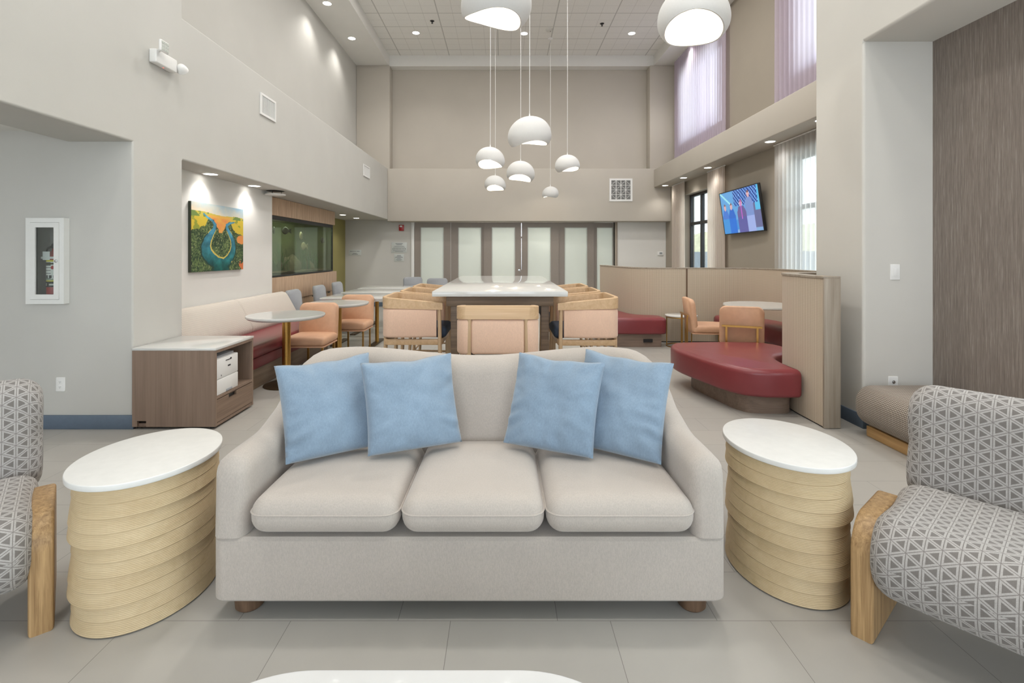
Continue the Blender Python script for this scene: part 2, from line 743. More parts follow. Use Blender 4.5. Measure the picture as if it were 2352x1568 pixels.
W_PAPER = wallpaper()
M_FLOOR = floor_tile()
M_CTILE = ceiling_tile()
M_BASEB = plain('slate_blue_vinyl_base', lin(92, 105, 120), 0.5, spec=0.4)
M_WHITE = plain('white_plastic', lin(232, 231, 228), 0.4, var=0.01)
M_WHITEMETAL = plain('white_powder_coat', lin(226, 226, 222), 0.45, var=0.01)
M_DARK = plain('black_plastic', lin(28, 28, 30), 0.45, var=0.05)
M_CHROME = plain('polished_steel', lin(200, 200, 200), 0.2, 1.0, var=0.02)
M_BRASS = plain('brushed_brass', lin(188, 148, 82), 0.3, 1.0, var=0.06, scale=80)
M_STONE = plain('white_quartz', lin(212, 211, 207), 0.09, 0, 0.5, var=0.015, scale=14)
M_STONE2 = plain('white_stone_with_flecks', lin(222, 221, 217), 0.3, 0, 0.45, var=0.025, scale=22)
M_OAK = wood('light_oak', lin(186, 150, 110), lin(216, 184, 146), 'X', 1.0, 0.42, 0.6)
M_OAKZ = wood('light_oak_upright', lin(180, 148, 112), lin(210, 182, 148), 'Z', 1.0, 0.45, 0.6)
M_OAKGOLD = wood('golden_oak', lin(128, 97, 62), lin(196, 162, 116), 'Z', 2.0, 0.42, 0.45)
M_WALNUT = wood('grey_walnut_veneer', lin(112, 92, 78), lin(154, 132, 115), 'Z', 0.55, 0.5, 0.7)
M_WALNUTH = wood('grey_walnut_veneer_flat', lin(108, 88, 74), lin(156, 133, 114), 'Y', 0.7, 0.5, 0.6)
M_WALNUTX = wood('grey_walnut_plinth', lin(112, 94, 82), lin(152, 132, 117), 'X', 0.7, 0.5, 0.6)
M_GREYOAK = wood('weathered_grey_oak', lin(132, 119, 104), lin(178, 167, 152), 'Z', 0.8, 0.5, 0.6)
M_DARKOAK = wood('dark_stained_oak', lin(78, 58, 44), lin(122, 96, 74), 'Z', 0.9, 0.5, 0.5)
M_TABLEWOOD = wood('smoked_oak', lin(100, 82, 66), lin(150, 128, 106), 'X', 0.8, 0.5, 0.5)
M_SLATW = wood('striped_oak_panel', lin(168, 136, 110), lin(216, 188, 160), 'Z', 1.6, 0.5, 0.35)
M_CREAM = fabric('oatmeal_linen', lin(183, 174, 165), 0.10, 520, 0.35)
M_BLUE = fabric('pale_blue_chenille', lin(136, 156, 175), 0.10, 420, 0.5, 0.9, 0.35, 0.12)
M_PEACHW = fabric('peach_woven_wool', lin(230, 194, 169), 0.07, 420, 0.25)
M_PEACH = plain('peach_faux_leather', lin(206, 162, 130), 0.5, var=0.04, scale=20, bump=0.05)
M_NAVY = plain('navy_upholstery', lin(44, 56, 74), 0.7, var=0.05)
M_RED = plain('oxblood_vinyl', lin(126, 55, 59), 0.32, 0, 0.45, var=0.05, scale=4, bump=0.04)
M_GREYF = fabric('mid_grey_fabric', lin(156, 158, 162), 0.1, 400, 0.3)
M_CORD = ribbed('sand_corded_fabric', lin(218, 203, 182), lin(166, 150, 130), 0.0125)
M_CORDL = ribbed('pale_corded_fabric', lin(216, 208, 198), lin(186, 176, 164), 0.02)
M_TRI = triangle_fabric('triangle_lattice_fabric', lin(110, 105, 101), lin(178, 174, 170), 0.046)
M_WEAVE = weave_fabric('basket_weave_fabric', lin(92, 78, 66), lin(206, 197, 186), 0.0135)
M_SHADE = plain('white_plaster_shade', lin(216, 215, 212), 0.8, var=0.015, scale=60, bump=0.15)
M_SHADEIN = plain('shade_lining', lin(246, 240, 228), 0.7, var=0.01)
M_BULB = emit('warm_bulb', (1.0, 0.86, 0.66, 1), 14)
M_LENS = emit('downlight_lens', (1.0, 0.97, 0.92, 1), 9)
M_GLASS = pane_glass('clear_glass')
M_FRAMEDK = plain('dark_bronze_aluminium', lin(58, 58, 60), 0.4, 0.3)
M_DOORFR = plain('taupe_door_laminate', lin(142, 132, 123), 0.5, var=0.02)
def frosted():
    M = Mat('frosted_glass')
    M.base(lin(226, 229, 223))
    M.set(0.3, 0, 0.5)
    tl = M.n('ShaderNodeBsdfTranslucent')
    tl.inputs[0].default_value = lin(232, 235, 228)
    mx = M.n('ShaderNodeMixShader')
    mx.inputs[0].default_value = 0.42
    M.l(M.b.outputs[0], mx.inputs[1])
    M.l(tl.outputs[0], mx.inputs[2])
    M.l(mx.outputs[0], M.out.inputs[0])
    return M.m


M_FROST = frosted()
M_SHEER = sheer('sheer_voile', lin(247, 246, 245), 0.52, 0.6)
M_SHEERL = sheer('sheer_lilac_voile', lin(232, 222, 236), 0.20, 0.55)
M_DRAPE = sheer('sand_voile', lin(222, 210, 198), 0.06, 0.35)
M_CANVAS = attr_mat('printed_canvas', 0.7)
M_LABEL = attr_mat('printed_label', 0.5)
M_SCREEN = attr_mat('lit_television_picture', 0.25, 0.62, 0.5)
M_REDP = plain('red_enamel', lin(168, 34, 36), 0.35)
M_INK = plain('grey_ink', lin(92, 94, 98), 0.7, var=0.01)

# ------------------------------------------------------------------ the setting
XL, XR = -3.06, 2.98          # hall-side faces of the two piers
CZ, TZ = 6.48, 6.77           # border ceiling, tray ceiling
bv = dict(bev=0.014, seg=3)

struct('floor', B(-6.2, 5.0, -5.2, 16.8, -0.12, 0.0), M_FLOOR, smooth=0)

# ceiling: flat border round a raised tray of tiles
bm = bmesh.new()
box(bm, -4.3, -3.07, -5.2, 14.2, CZ, CZ + 0.6)
box(bm, 4.05, 5.0, -5.2, 14.2, CZ, CZ + 0.6)
box(bm, -3.07, 4.05, 13.37, 14.2, CZ, CZ + 0.6)
box(bm, -3.07, 4.05, -5.2, -1.0, CZ, CZ + 0.6)
struct('ceiling', bm, W_CEIL, smooth=0)
struct('ceiling_tray', B(-3.07, 4.05, -1.0, 13.37, TZ, TZ + 0.3), M_CTILE, smooth=0)

# left side


def soft_edges(bm, test, r=0.016):
    es = [e for e in bm.edges if all(test(v.co) for v in e.verts)]
    bmesh.ops.recalc_face_normals(bm, faces=bm.faces)
    bmesh.ops.bevel(bm, geom=es, offset=r, segments=4, profile=0.5, affect='EDGES')


def near(a, b):
    return abs(a - b) < 1e-4


# wall facing the camera beside the pier, with a pocket for the extinguisher cabinet
bm = bmesh.new()
holed(bm, 'y', 4.10, 4.735, -6.2, -3.59, 0, 2.9, [(-3.872, -3.604, 1.06, 1.712)])
box(bm, -3.882, -3.5945, 4.24, 4.3, 1.05, 1.72)
struct('wall_left', bm, W_MAIN, smooth=0)
# long hall-side wall: alcove opening near the camera, seating niche and upper recess beyond
bm = bmesh.new()
holed(bm, 'x', -3.59, XL, -5.2, 13.5, 0, CZ, [(-5.2, 4.10, 0, 2.37), (4.735, 13.5, 0, 2.34), (4.735, 13.5, 3.69, CZ)])
soft_edges(bm, lambda c: near(c.x, XL) and ((near(c.y, 4.10) and c.z < 2.38) or (near(c.z, 2.37) and c.y < 4.11) or (near(c.z, 2.34) and c.y > 4.7) or (near(c.y, 4.735) and (c.z > 3.68 or c.z < 2.35)) or (near(c.z, 3.69) and c.y > 4.7)))
struct('wall_left', bm, W_MAIN, smooth=0)
struct('wall_left', B(-4.35, -3.59, 4.10, 4.735, 2.9, CZ), W_MAIN, smooth=0)
struct('wall_left', B(-6.4, -6.2, -5.2, 4.735, 0, 2.9), W_MAIN, smooth=0)
struct('ceiling_alcove', B(-6.2, -3.59, -5.2, 4.10, 2.46, 2.6), W_CEIL, smooth=0)
struct('wall_left', B(-3.95, -3.41, 4.735, 7.32, 0, 2.34), W_NICHE, smooth=0)
struct('wall_left', B(-4.35, -3.59, 4.735, 13.5, 2.34, 3.69), W_MAIN, smooth=0)
struct('wall_left', B(-4.2, -3.94, 4.735, 13.7, 3.69, CZ), W_MAIN, smooth=0)
struct('wall_left', B(-4.55, -4.30, 7.32, 13.5, 0, 2.34), W_OLIVE, smooth=0)
# back
struct('wall_back', B(-3.06, 4.62, 13.1, 13.7, 2.29, 3.68, **bv), W_WARM)
struct('wall_back', B(-4.0, 4.8, 13.65, 13.9, 3.68, CZ), W_WARM, smooth=0)
struct('wall_back', B(-3.94, -3.045, 13.3, 13.65, 3.62, CZ, **bv), W_WARM)
struct('wall_back', B(3.93, 4.62, 13.3, 13.65, 3.62, CZ, **bv), W_WARM)
struct('wall_back', B(-4.55, -2.43, 13.5, 13.7, 0, 2.34), W_MAIN, smooth=0)
struct('wall_back', B(3.03, 4.62, 13.5, 13.7, 0, 2.29), W_NICHE, smooth=0)
struct('wall_back', B(-4.5, 4.6, 16.6, 16.8, 0, 2.6), W_NICHE, smooth=0)
struct('ceiling_meeting_room', B(-4.5, 4.6, 13.9, 16.6, 2.45, 2.6), W_CEIL, smooth=0)
# right
bm = bmesh.new()
holed(bm, 'x', XR, 3.556, -5.2, 4.74, 0, CZ, [(-5.2, 4.11, 0, 3.2)])
soft_edges(bm, lambda c: near(c.x, XR) and ((near(c.y, 4.11) and c.z < 3.21) or (near(c.z, 3.2) and c.y < 4.12) or near(c.y, 4.74)), 0.022)
struct('wall_right', bm, W_PIER, smooth=0)
struct('wall_right', B(3.556, 4.7, 4.11, 4.74, 0, CZ), W_PIER, smooth=0)
bm = bmesh.new()   # papered wall; full-height glazing further along, beside the camera
holed(bm, 'x', 3.556, 3.8, -5.2, 4.11, 0, 3.3, [(-4.2, 1.9, 0.12, 2.95)])
struct('wall_right', bm, W_PAPER, smooth=0)
struct('wall_right', B(3.976, 4.62, 4.74, 13.1, 3.18, 3.65, **bv), W_WARM)
WIN_LO = [(10.15, 12.14, 0.55, 2.86), (5.35, 7.75, 0.55, 2.95)]
WIN_UP = [(10.45, 12.75, 4.25, 6.1), (5.3, 7.75, 4.25, 6.1)]
bm = bmesh.new()
holed(bm, 'x', 4.42, 4.67, 4.74, 13.5, 0, 3.18, WIN_LO)
struct('wall_right', bm, W_TAUPE, smooth=0)
bm = bmesh.new()
holed(bm, 'x', 4.60, 4.85, 4.74, 13.65, 3.18, CZ, WIN_UP)
struct('wall_right', bm, W_TAUPE, smooth=0)
# lobby end behind the camera: a tall glazed front
bm = bmesh.new()
holed(bm, 'y', -5.2, -5.0, -6.4, 3.8, 0, CZ, [(-2.7, 2.7, 0.25, 4.6), (-5.9, -3.7, 0.25, 2.3)])
struct('wall_front', bm, W_MAIN, smooth=0)

# baseboards
struct('baseboard_left', B(-6.2, XL + 0.012, 4.082, 4.099, 0, 0.115, 0.004), M_BASEB)
struct('baseboard_left', B(XL + 0.001, XL + 0.014, 4.083, 4.098, 0, 0.115, 0.004), M_BASEB)
struct('baseboard_right', B(XR - 0.014, XR - 0.001, 4.10, 4.74, 0, 0.115, 0.004), M_BASEB)
struct('baseboard_right', B(XR - 0.014, 3.555, 4.094, 4.109, 0, 0.115, 0.004), M_BASEB)
struct('baseboard_back', B(-4.29, -2.5, 13.482, 13.499, 0, 0.115, 0.004), M_BASEB)
struct('baseboard_back', B(3.1, 4.41, 13.482, 13.499, 0, 0.115, 0.004), M_BASEB)

# windows
def window(name, x, y0, y1, z0, z1, mull, trans):
    r = bpy.data.objects.new(name, None)
    COL.objects.link(r)
    r['kind'] = 'structure'
    XF[r.name] = Matrix.Identity(4)
    bm = bmesh.new()
    t = 0.055
    for (a, b, c, d) in ((y0, y0 + t, z0, z1), (y1 - t, y1, z0, z1), (y0 + t, y1 - t, z0, z0 + t), (y0 + t, y1 - t, z1 - t, z1)):
        box(bm, x, x + 0.07, a, b, c, d, 0.004)
    for m in mull:
        box(bm, x, x + 0.07, m - 0.045, m + 0.045, z0 + t, z1 - t, 0.004)
    ys = [y0 + t] + [v for m in mull for v in (m - 0.045, m + 0.045)] + [y1 - t]
    for a, b in zip(ys[::2], ys[1::2]):
        for zt in trans:
            box(bm, x + 0.002, x + 0.068, a, b, zt - 0.035, zt + 0.035, 0.004)
    struct('window_frame', bm, M_FRAMEDK, r)
    struct('pane', B(x + 0.03, x + 0.038, y0 + t, y1 - t, z0 + t, z1 - t), M_GLASS, r, smooth=0)
    return r


window('window_1', 4.56, 10.15, 12.14, 0.55, 2.86, [11.45], [2.16])
window('window_2', 4.56, 5.35, 7.75, 0.55, 2.95, [6.55], [2.16])
window('window_3', 4.74, 10.45, 12.75, 4.25, 6.1, [11.6], [])
window('window_4', 4.74, 5.3, 7.75, 4.25, 6.1, [6.5], [])


def front_glazing():
    r = bpy.data.objects.new('window_5', None)
    COL.objects.link(r)
    r['kind'] = 'structure'
    XF[r.name] = Matrix.Identity(4)
    bm = bmesh.new()
    for x in (-2.7, -0.95, 0.85, 2.64):
        box(bm, x, x + 0.06, -5.14, -5.06, 0.25, 4.6)
    for z in (0.25, 2.5, 4.54):
        for a, b in ((-2.64, -0.95), (-0.89, 0.85), (0.91, 2.64)):
            box(bm, a, b, -5.14, -5.06, z, z + 0.06)
    struct('window_frame', bm, M_FRAMEDK, r)


front_glazing()
window('window_6', 3.64, -4.2, 1.9, 0.12, 2.95, [-2.7, -1.2, 0.4], [])

# sliding doors along the back
def door(i, x0, x1, gx0, gx1, y, lever=False):
    r = bpy.data.objects.new('door_%d' % i, None)
    COL.objects.link(r)
    r['kind'] = 'structure'
    XF[r.name] = Matrix.Identity(4)
    zt, gt, gb = 2.285, 2.15, 0.28
    bm = bmesh.new()
    holed(bm, 'y', y, y + 0.045, x0, x1, 0.012, zt, [(gx0, min(gx1, x1 - 0.02), gb, gt)])
    struct('leaf', bm, M_DOORFR, r, smooth=0)
    g1 = min(gx1, x1 - 0.02)
    struct('pane', B(gx0, g1, y + 0.012, y + 0.03, gb, gt), M_FROST, r, smooth=0)
    bm = bmesh.new()
    w = 0.014
    for (a, b, c, d) in ((gx0, gx0 + w, gb, gt), (g1 - w, g1, gb, gt), (gx0 + w, g1 - w, gb, gb + w), (gx0 + w, g1 - w, gt - w, gt)):
        box(bm, a, b, y - 0.004, y + 0.011, c, d)
    struct('glazing_bead', bm, M_FROST, r, smooth=0)
    if lever:
        bm = bmesh.new()
        lathe(bm, [(0.03, 0), (0.03, 0.01), (0.012, 0.012), (0.012, 0.03)], n=20)
        bm.transform(Matrix.Translation((x1 - 0.06, y - 0.0, 0.98)) @ Matrix.Rotation(PI / 2, 4, 'X'))
        tube(bm, [(x1 - 0.06, y - 0.035, 0.98), (x1 - 0.06, y - 0.04, 0.95), (x1 - 0.02, y - 0.04, 0.95)], 0.008)
        struct('handle', bm, M_CHROME, r)
    return r


door(1, -2.42, -1.437, -2.25, -1.625, 13.52)
door(2, -1.436, -0.535, -1.233, -0.604, 13.58)
door(3, -0.533, 0.492, -0.313, 0.32, 13.52, True)
door(4, 0.494, 1.512, 0.662, 1.29, 13.52)
door(5, 1.513, 2.482, 1.678, 2.297, 13.58)
door(6, 2.40, 3.025, 2.57, 3.02, 13.64)
bm = bmesh.new()
box(bm, 0.485, 0.501, 13.512, 13.519, 1.9, 2.27)
box(bm, 0.487, 0.499, 13.512, 13.519, 1.0, 1.85)
struct('trim_1', bm, M_CHROME, smooth=0)
struct('trim_2', B(-2.50, -2.425, 13.47, 13.62, 0, 2.285, 0.004), M_WHITE)
struct('trim_3', B(3.03, 3.10, 13.47, 13.62, 0, 2.285, 0.004), M_GREYOAK)

# outside the windows
struct('exterior_ground', B(5.0, 70, -40, 110, -0.4, -0.2), plain('bounce_paving', lin(232, 232, 229), 0.9), smooth=0)  # ground colour raised to bounce daylight up through the windows
struct('exterior_boundary_wall', B(15.5, 15.8, -20, 90, -0.2, 1.55), plain('grey_render_wall', lin(150, 158, 166), 0.9), smooth=0)
bm = bmesh.new()
g = bmesh.ops.create_grid(bm, x_segments=14, y_segments=60, size=0.5)
for v in g['verts']:
    x, y = v.co.x + 0.5, v.co.y + 0.5
    X, Y = 19 + 16 * x, -20 + 115 * y
    v.co = Vector((X, Y, -0.2 + 4.6 * math.sin(min(1, x * 1.1) * PI / 2) + 0.9 * noise.noise(Vector((X * 0.3, Y * 0.22, 0))) * x))
struct('exterior_hillside', bm, plain('dry_scrub', lin(222, 216, 180), 0.95, var=0.3, scale=1.3))
# ------------------------------------------------------------------ sofa
def build_sofa():
    t = thing('sofa', 'oatmeal three-seat sofa with a curved back, standing in front of the bar stools', 'sofa', (-0.134, 2.44, 0))
    cx, hw = -0.134, 1.017
    yf, yb = 1.95, 2.93
    bm = bmesh.new()
    prism(bm, rrect(cx - hw, cx + hw, yf, yb, 0.05), [(0.012, 0.075), (0.0, 0.087), (0.0, 0.318), (0.012, 0.33)])
    part('base', bm, M_CREAM, t, True)

    def smooth(a, b, x):
        k = max(0, min(1, (x - a) / (b - a)))
        return k * k * (3 - 2 * k)

    def curve(hx, y0, y1, r, kind):
        """U in plan, left front -> right front, same sampling for every curve"""
        na, nc, nb = 16, 10, 24
        out = []
        for i in range(na):
            out.append((-hx, y0 + (y1 - r - y0) * i / na))
        for i in range(nc):
            a = PI - (i / nc) * PI / 2
            out.append((-hx + r + r * math.cos(a), y1 - r + r * math.sin(a)))
        for i in range(nb + 1):
            out.append((-hx + r + 2 * (hx - r) * i / nb, y1))
        for i in range(1, nc + 1):
            a = PI / 2 - (i / nc) * PI / 2
            out.append((hx - r + r * math.cos(a), y1 - r + r * math.sin(a)))
        for i in range(1, na + 1):
            out.append((hx, y1 - r + (y0 - y1 + r) * i / na))
        return [Vector(p) for p in out]
    O = curve(hw, yf, yb, 0.32, 0)
    O2 = curve(hw - 0.005, yf, yb - 0.03, 0.34, 0)
    Ib = curve(hw - 0.135, yf, 2.60, 0.16, 0)
    It = curve(hw - 0.150, yf, 2.735, 0.26, 0)

    def ztop(p):
        ya = p.y
        z = 0.652 + 0.07 * smooth(2.25, 2.62, ya) + 0.198 * smooth(2.5, 2.88, ya)
        dip = 0.05 * (1 - smooth(0.0, 0.78, abs(p.x))) * smooth(2.7, 2.9, ya)
        return z - dip

    def section(i, ins=0.0, inz=0.0):
        o, o2, ib, it = O[i], O2[i], Ib[i], It[i]
        zt = ztop(o) - inz
        zb = 0.331
        mid_b = (o + ib) / 2
        kk = 1.0
        half = max(0.02, (o - ib).length / 2)
        kk = max(0.15, 1 - ins / half)

        def pt(u, z):
            f = max(0, min(1, (z - zb) / (zt - zb)))
            a = o.lerp(o2, f)
            b = ib.lerp(it, f)
            p = a.lerp(b, u)
            m = a.lerp(b, 0.5)
            p = m + (p - m) * kk
            return (cx + p.x, p.y, z)
        T = (o2 - it).length * kk
        rz = min(0.10, T * 0.5)
        L = []
        for k in range(6):
            L.append(pt(0, zb + (zt - rz - zb) * k / 6))
        for k in range(11):
            a = PI * k / 10
            u = 0.5 - 0.5 * math.cos(a)
            L.append(pt(u, zt - rz + rz * math.sin(a)))
        for k in range(6):
            L.append(pt(1, zt - rz - (zt - rz - zb) * (k + 1) / 6))
        return L
    secs = []
    r = 0.10
    # round the arm fronts: push the full sections back a little
    n = len(O)
    fr = []
    for k in range(6):
        a = k / 6 * PI / 2
        fr.append((0.042 * (1 - math.sin(a)), 0.06 * (1 - math.cos(a)), 0.085 * (1 - math.sin(a))))
    secs = []
    for ins, back, inz in fr:
        secs.append([(p[0], p[1] + back - 0.005, p[2]) for p in section(0, ins, inz)])
    for i in range(1, n - 1):
        s = section(i)
        if s[0][1] > yf + r or 16 <= i <= n - 17:
            secs.append(s)
    for ins, back, inz in reversed(fr):
        secs.append([(p[0], p[1] + back - 0.005, p[2]) for p in section(n - 1, ins, inz)])
    bm = bmesh.new()
    loft(bm, secs)
    part('back_and_arms', bm, M_CREAM, t, True, smooth=60)

    for (x0, x1) in ((-1.0, -0.405), (-0.405, 0.166), (0.166, 0.757)):
        bm = bmesh.new()
        c = ((x0 + x1) / 2, 2.265, 0.420)
        h = ((x1 - x0) / 2 - 0.003, 0.352, 0.070)
        rbox(bm, c, h, 0.066, 0.020, 8, 6)
        for v in bm.verts:
            v.co.z -= 0.022 * (v.co.y - 1.915) / 0.7
        cu = part('seat_cushion', bm, M_CREAM, t, True, smooth=80)
        bm = bmesh.new()
        
        pts = [(p[0], p[1], 0.437 - 0.022 * (p[1] - 1.915) / 0.7) for p in rrect(c[0] - h[0] + 0.0005, c[0] + h[0] - 0.0005, c[1] - h[1] + 0.0005, c[1] + h[1] - 0.0005, 0.064, 7)]
        pts.append(pts[0])
        tube(bm, pts, 0.0036, 6, caps=False)
        part('piping', bm, M_CREAM, cu, True)
    for (x, y) in ((-1.045, 2.05), (0.777, 2.05), (-1.02, 2.83), (0.752, 2.83)):
        bm = bmesh.new()
        lathe(bm, [(0.048, 0), (0.056, 0.008), (0.060, 0.06), (0.060, 0.0755)], x, y, 28)
        part('foot', bm, M_DARKOAK, t, True)


build_sofa()


def pillow(label, bl, br, tl, tr, thick=0.088, seed=0):
    bl, br, tl, tr = map(Vector, (bl, br, tl, tr))
    ctr = (bl + br + tl + tr) / 4
    nrm = ((br - bl).cross(tl - bl)).normalized()
    if nrm.y > 0:
        nrm = -nrm
    N = 40
    bm = bmesh.new()
    grid = {}
    for side in (1, -1):
        for i in range(N + 1):
            for j in range(N + 1):
                edge = i in (0, N) or j in (0, N)
                if edge and side < 0:
                    grid[(side, i, j)] = grid[(1, i, j)]
                    continue
                u, v = -1 + 2 * i / N, -1 + 2 * j / N
                uu = u * (1 - 0.05 * (1 - v * v))
                vv = v * (1 - (0.075 if v > 0 else 0.0) * (1 - u * u) ** 1.5) + (0.018 * math.sin(u * 7 + seed * 2) * (1 - u * u) * v if v > 0 else 0)
                a, b = (uu + 1) / 2, (vv + 1) / 2
                p = bl * (1 - a) * (1 - b) + br * a * (1 - b) + tl * (1 - a) * b + tr * a * b
                w = max(0, (1 - abs(u) ** 2.4) * (1 - abs(v) ** 2.4)) ** 0.45
                th = thick * w * (1 if side > 0 else 0.8)
                q = Vector((u * 1.6 + seed * 3.1, v * 1.6, seed * 1.7 + side))
                wr = 0.0
                if not edge:
                    # puckers that run in from the seams, and a soft overall unevenness
                    ed = max(abs(u), abs(v))
                    ang = math.atan2(v, u)
                    wr = 0.017 * noise.noise(q) * w + 0.008 * noise.noise(q * 2.3) * w + 0.017 * math.exp(-((1 - ed) / 0.30) ** 2) * noise.noise(Vector((ang * 4.5 + seed, ed * 1.6, seed))) * min(1, (1 - ed) * 7)
                    fu = 1 - abs(u)
                    sg = 1 if (u > 0) == (seed % 2 == 0) else 0.35
                    for cv, am, wd in ((-0.42, 0.010, 0.09), (-0.66, 0.014, 0.08), (0.35, 0.006, 0.10)):
                        vw = v - cv - 0.22 * fu + 0.05 * math.sin(seed + fu * 4)
                        wr += sg * am * math.exp(-(vw / wd) ** 2) * math.exp(-(fu / 0.42) ** 2) * (1 if fu > 0.04 else 0) * (-1)
                        wr += sg * am * 0.7 * math.exp(-((vw - 0.17) / wd) ** 2) * math.exp(-(fu / 0.42) ** 2) * (1 if fu > 0.04 else 0)
                    for cu, am in ((-0.45, 0.012), (0.05, 0.010), (0.5, 0.012)):
                        uw = u - cu - 0.15 * math.sin(seed * 1.7)
                        wr -= am * math.exp(-(uw / 0.08) ** 2) * math.exp(-((1 - v) / 0.28) ** 2) * (1 if v < 0.96 else 0)
                bmv = bm.verts.new(p + nrm * (side * th + side * wr) - ctr)
                grid[(side, i, j)] = bmv
    for side in (1, -1):
        for i in range(N):
            for j in range(N):
                q = [grid[(side, i, j)], grid[(side, i + 1, j)], grid[(side, i + 1, j + 1)], grid[(side, i, j + 1)]]
                bm.faces.new(q if side > 0 else list(reversed(q)))
    box_uv(bm)
    o = solo('throw_pillow', bm, M_BLUE, label, 'pillow', 'pale blue pillows on the sofa', smooth=80, loc=ctr)
    return o


pillow('pale blue pillow leaning in the sofa corner beside the arm nearest the printer cabinet', (-0.965, 2.20, 0.512), (-0.60, 2.44, 0.512), (-1.065, 2.305, 0.925), (-0.705, 2.60, 0.93), seed=1)
pillow('pale blue pillow overlapping the corner pillow on the printer cabinet side of the sofa', (-0.625, 2.29, 0.512), (-0.205, 2.47, 0.512), (-0.685, 2.37, 0.925), (-0.278, 2.64, 0.92), seed=2)
pillow('pale blue pillow overlapping the corner pillow on the red bench side of the sofa', (0.0, 2.46, 0.512), (0.410, 2.265, 0.512), (0.085, 2.63, 0.925), (0.488, 2.375, 0.925), thick=0.08, seed=3)
pillow('pale blue pillow propped in the sofa corner towards the red vinyl bench, partly hidden', (0.325, 2.465, 0.512), (0.700, 2.20, 0.512), (0.44, 2.645, 0.94), (0.812, 2.36, 0.925), thick=0.078, seed=4)


# ------------------------------------------------------------------ end tables
def end_table(label, x, y, a, b, flip):
    t = thing('end_table', label, 'side table', (x, y, 0), 0, 'oval wooden end tables beside the sofa')
    bm = bmesh.new()
    tiers, per, H = 5, 18, 0.555
    n = 84
    lay = bm.loops.layers.uv.verify()
    rows = []
    rh = H / (tiers * per)
    for i in range(tiers * per):
        ti = i // per
        k = (i % per) / (per - 1)
        # bands of stacked plywood rings, each band sliding sideways against the next
        s = (1, -1, 1, -1, 1)[ti]
        off = 0.005 * s
        lean = (0.5 - k) * 0.012 - (0.004 if k < 0.5 else 0.0)
        for zz, ins in ((0.0, 0.0007), (0.25, 0.0), (0.75, 0.0)):
            aa, bb = a - 0.018 + lean - ins, b - 0.018 + lean - ins
            rows.append([bm.verts.new((flip * off * 0.8 + aa * math.cos(2 * PI * q / n), off * 0.5 + bb * math.sin(2 * PI * q / n), 0.006 + (i + zz) * rh)) for q in range(n)])
    for r1, r2 in zip(rows, rows[1:]):
        loop_faces(bm, r1, r2)
    bm.faces.new(list(reversed(rows[0])))
    bm.faces.new(rows[-1])
    part('ribbed_body', bm, M_PLY, t, smooth=50)
    bm = bmesh.new()
    prism(bm, ellipse(0, 0, a, b, 96), rprof(0.5615, 0.585, 0.004, 0.004, 3))
    part('stone_top', bm, M_STONE2, t)
    bm = bmesh.new()
    prism(bm, ellipse(0, 0, a - 0.045, b - 0.045, 48), [(0, 0), (0, 0.006)])
    part('plinth', bm, M_DARK, t)


M_PLY = wood('pale_plywood_rings', lin(186, 162, 124), lin(211, 191, 156), 'X', 0.35, 0.5, 0.7)
end_table('oval ribbed wood end table with white top, beside the armchair near the fire extinguisher', -1.53, 2.15, 0.262, 0.309, 1)
end_table('oval ribbed wood end table with white top, beside the armchair under the dark wallpaper', 1.303, 2.297, 0.255, 0.307, -1)


# ------------------------------------------------------------------ lounge armchairs
def resample(pts, n):
    P = [Vector(p) for p in pts]
    cum = [0.0]
    for i in range(len(P)):
        cum.append(cum[-1] + (P[(i + 1) % len(P)] - P[i]).length)
    out, j = [], 0
    for k in range(n):
        d = cum[-1] * k / n
        while cum[j + 1] < d:
            j += 1
        f = (d - cum[j]) / max(1e-9, cum[j + 1] - cum[j])
        q = P[j].lerp(P[(j + 1) % len(P)], f)
        out.append((q.x, q.y))
    return out


